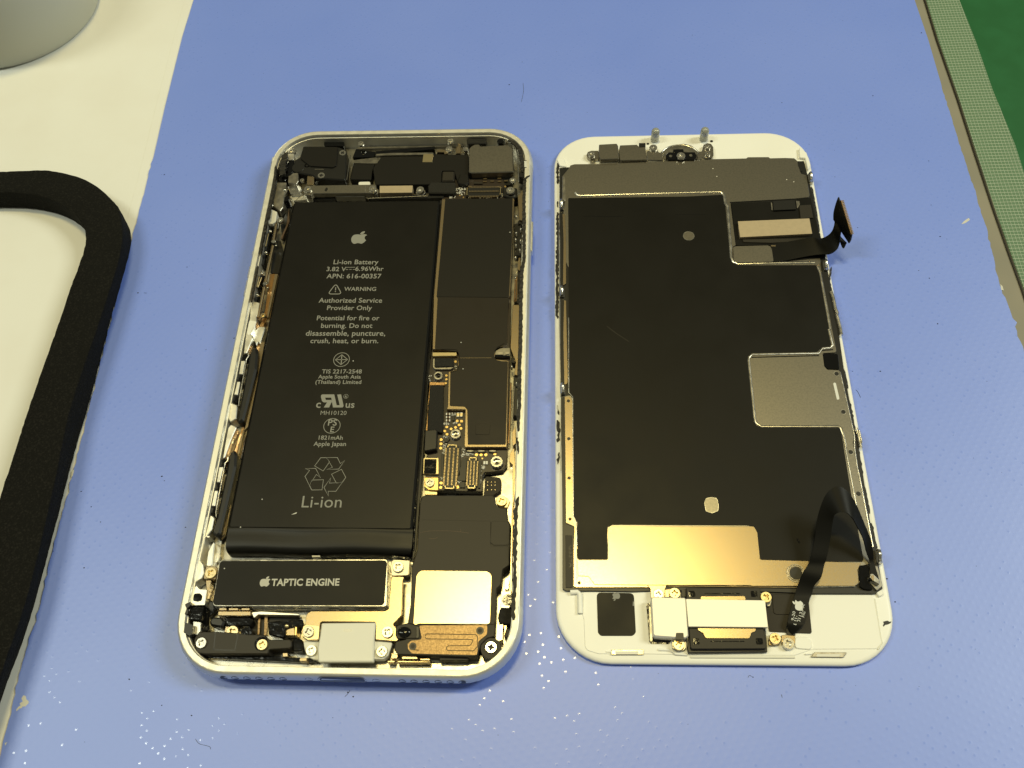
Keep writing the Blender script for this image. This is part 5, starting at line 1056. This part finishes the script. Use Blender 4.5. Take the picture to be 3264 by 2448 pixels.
# side clips
def clip(s, z=2.6, sc=1.0):
    p = DS.pts(s, z)[0]; x, y = p.x, p.y
    o = link('side_clip', prism_mesh('side_clip', rounded([(x - .55 * sc, y - 1.3 * sc), (x + .55 * sc, y - 1.3 * sc), (x + .55 * sc, y + 1.3 * sc), (x - .55 * sc, y + 1.3 * sc)], .25), 1.6, 2.9, .3), 'steel', DS.o)
    link('clip_bow', tube_mesh('clip_bow', [Vector((x, y + 1.3 * sc, 2.6)), Vector((x, y + .9 * sc, 3.5)), Vector((x, y + .1, 3.6)), Vector((x, y - .6 * sc, 2.9)), Vector((x, y - 1.3 * sc, 3.1))], .38 * sc, 8), 'steel_bright', o)
for s in ('M 175,1170', 'P 76,150', 'P 80,720', 'N 1475,740', 'O 1555,1090', 'V 1775,110'): clip(s)
for s in ('S 2649,930 2656,950 2663,985 2670,1002', 'S 2667,1004 2673,1025 2679,1050 2682,1068', 'S 2729,1366 2736,1385 2741,1410 2744,1428'):
    o = tube(DS, 'edge_clip', s, 2.3, .42, 'steel_bright', n=8); tube(DS, 'clip_surround', ' '.join(['S'] + ['%g,%g' % (q[0] - 7, q[1]) for q in c(s)]), 1.9, .35, 'black_plastic', o)  # each bright clip gets a black surround on its inner side
tube(DS, 'spring_wire', 'Q 1660,1430 1700,1410 1725,1440 1760,1600', 2.8, .14, 'steel_bright')
# torn adhesive on the rim
for s, w_, a in (('M 125,560 120,700 125,860', .55, .3), ('M 120,1110 125,1200', .4, .3), ('M 118,1270 128,1500 P 48,20 50,130 47,260 50,305', .6, .4), ('P 47,812 55,870', .35, .4), ('P 50,900 57,960 52,1030', .5, .5), ('P 58,1090 52,1160', .4, .4), ('Q 1430,340 1480,520 1510,600 1560,830', .45, .15), ('Q 1580,1000 1640,1340 1670,1440', .5, .3),
                  ('R 1560,120 1600,350 1640,500', .6, .3), ('R 1650,640 1740,1050', .4, .12), ('R 1750,1180 1830,1560', .7, .25), ('N 1490,860 1540,1150 1600,1500', .5, .1), ('O 1640,1100 1610,1300 1650,1500', .35, .2)):
    ragged(DS, 'torn_adhesive', s, w_, 1.4, 1.66, 'adhesive', BEZ, amp=a)
flat_polys(DS, 'ink_blot', [DS.pts('V 1835,1025 1870,1015 1900,1010 1925,1025 1955,1020 1940,1045 1900,1065 1865,1070 1845,1095 1832,1080 1845,1050', 1.53)], 1.53, 'black_plastic', BEZ)
# sticker
stk = P('sticker', 'T 672,612 1196,622 1225,1180 1180,1225 730,1225 690,1180', 1.5, 1.70, 'black_film', .9, .02)
logo(DS, c('T 945,675')[0], 1.72, 1.55, 'ink_grey', stk, math.pi)
text(DS, '1', c('T 1180,800')[0], c('T 1200,802')[0], 1.72, 'ink_grey', stk, cap=.9)
# speaker-side brackets, home button mount
mt = P('mount_body', 'U 575,345 1640,325 1700,560 1755,1230 640,1245 620,1180 640,1000 600,480', 1.5, 2.5, 'black_plastic', .2, .12)
md = P('mount_deck', 'U 605,325 1635,322 1655,345 1670,520 1700,890 1740,1160 1725,1185 690,1190 665,1165 650,950 612,480', 2.5, 3.3, 'grey_plastic', .3, .12, mt)
for s in ('U 688,412', 'U 1566,412', 'U 745,1080', 'U 1640,1080'):
    q = DS.pts(s, 3.3)[0]; link('square_hole', prism_mesh('square_hole', rounded([(q.x - .65, q.y - .6), (q.x + .65, q.y - .6), (q.x + .65, q.y + .6), (q.x - .65, q.y + .6)], .3), 3.28, 3.33, 0), 'black_gloss', md)
P('mount_slot', 'U 880,400 1340,398 1380,415 860,415', 3.3, 3.33, 'black_gloss', .1, 0, md); P('mount_slot', 'U 950,1075 1430,1075 1430,1088 950,1088', 3.3, 3.33, 'black_gloss', .1, 0, md)
P('gold_spring', 'U 815,445 1430,440 1445,465 1445,500 810,500', 3.3, 3.5, 'foil_tan', .1, .05, md)
P('gold_spring', 'U 765,860 1590,870 1590,940 1530,960 1500,1040 880,1038 850,970 775,925', 3.3, 3.5, 'foil_tan', .4, .06, md)
P('mount_well', 'U 45,560 70,540 140,540 400,1000 410,1050 370,1120 110,1120 85,1080', 1.5, 1.65, 'black_gloss', .4, .03)
P('mount_rim', 'U 75,590 110,575 140,1060 110,1110 90,1060', 1.65, 2.2, 'steel_dark', .3, .1)
pl1 = P('bracket_plate', 'U 110,465 150,452 590,462 605,490 640,1005 600,1035 450,1030 170,1010 140,985', 1.7, 4.0, 'plate_alu', .3, .2)
pl2 = P('bracket_plate', 'U 605,482 1705,502 1722,520 1762,882 640,872', 3.3, 4.15, 'plate_alu', .12, .05)
P('plate_notch', 'U 465,960 570,960 575,1060 455,1050', 3.9, 4.03, 'black_plastic', .2, .02, pl1)
P('mount_tab', 'U 405,1100 420,1050 600,1045 610,1170 570,1215 480,1225 410,1180', 1.5, 2.2, 'steel', .4, .1); P('mount_tab', 'U 1765,1040 1900,1000 1950,1080 1900,1140 1770,1140', 1.5, 2.2, 'foil_tan', .4, .1)
P('mount_tab', 'U 1700,460 1800,420 1815,520 1790,590 1740,590', 1.5, 2.3, 'steel', .4, .1); P('mount_tab', 'U 1950,990 2140,985 2150,1120 1950,1140', 1.5, 1.9, 'foil_tan', .3, .08)
P('mount_tab', 'U 310,350 400,345 380,460 310,455', 1.5, 2.3, 'foil_tan', .1, .05); P('mount_side', 'U 540,350 600,350 600,455 540,455', 1.5, 2.6, 'black_plastic', .1, .05)
br_ = P('brown_sheet', 'V 150,600 820,610 790,760 830,1170 815,1192 600,1185 230,1165 190,900', 1.5, 1.8, 'brown_tape', .3, .05)
P('brown_sheet', 'V 270,640 600,630 560,900 520,925 320,920 290,890', 1.8, 1.95, 'brown_tape', .4, .05, br_)
for s, z, r, m in (('U 215,412', 3.4, 16, 'steel_bright'), ('U 445,398', 3.5, 17.5, 'brass'), ('U 1735,455', 3.6, 18, 'brass'), ('U 505,1122', 3.0, 18, 'brass'), ('U 1862,1038', 3.0, 18.5, 'brass'), ('U 2050,1108', 2.6, 19, 'steel_bright')): screw(DS, s, z, r, m, h=1.3)
# little latches in the bottom rim
for s0, s1, s2 in (('T 880,1415 1335,1415 1335,1490 880,1490', 'T 930,1440 1270,1440 1250,1485 945,1485', 'T 800,1440 880,1430 880,1455 810,1455'), ('V 870,1452 1325,1455 1280,1528 820,1522', 'V 900,1480 1255,1480 1210,1518 890,1518', 'V 735,1470 830,1465 830,1485 740,1490')):
    q = P('latch', s0, 1.6, 1.9, 'steel', .1, .06); P('latch_window', s1, 1.9, 1.93, 'white_ceramic', .2, .01, q); P('latch_pin', s2, 1.6, 1.8, 'white_plastic', .1, .05, q)

stroke(DS, 'scratch', catmull(DS.pts('M 480,1328 600,1322 800,1330 1040,1322', 2.53), 4, False), .1, 2.53, 'black_gloss', film)
stroke(DS, 'scratch', catmull(DS.pts('M 1780,1303 1900,1302 2212,1300', 2.53), 4, False), .07, 2.53, 'black_gloss', film)
stroke(DS, 'scratch', catmull(DS.pts('P 340,350 400,395 470,440', 2.53), 4, False), .12, 2.53, 'grey_plastic', film)
flat_polys(DS, 'smudge', [DS.pts('R 700,1405 725,1400 740,1440 760,1455 745,1468 715,1445', 2.54)], 2.54, 'black_gloss', film)
for s in ('N 1140,762', 'N 1240,793', 'N 100,607', 'N 155,717'): DS.disc('plate_speck', s, 2.45, 2.5, .14, 'white_ceramic', parent=plate, bev=0, n=6)
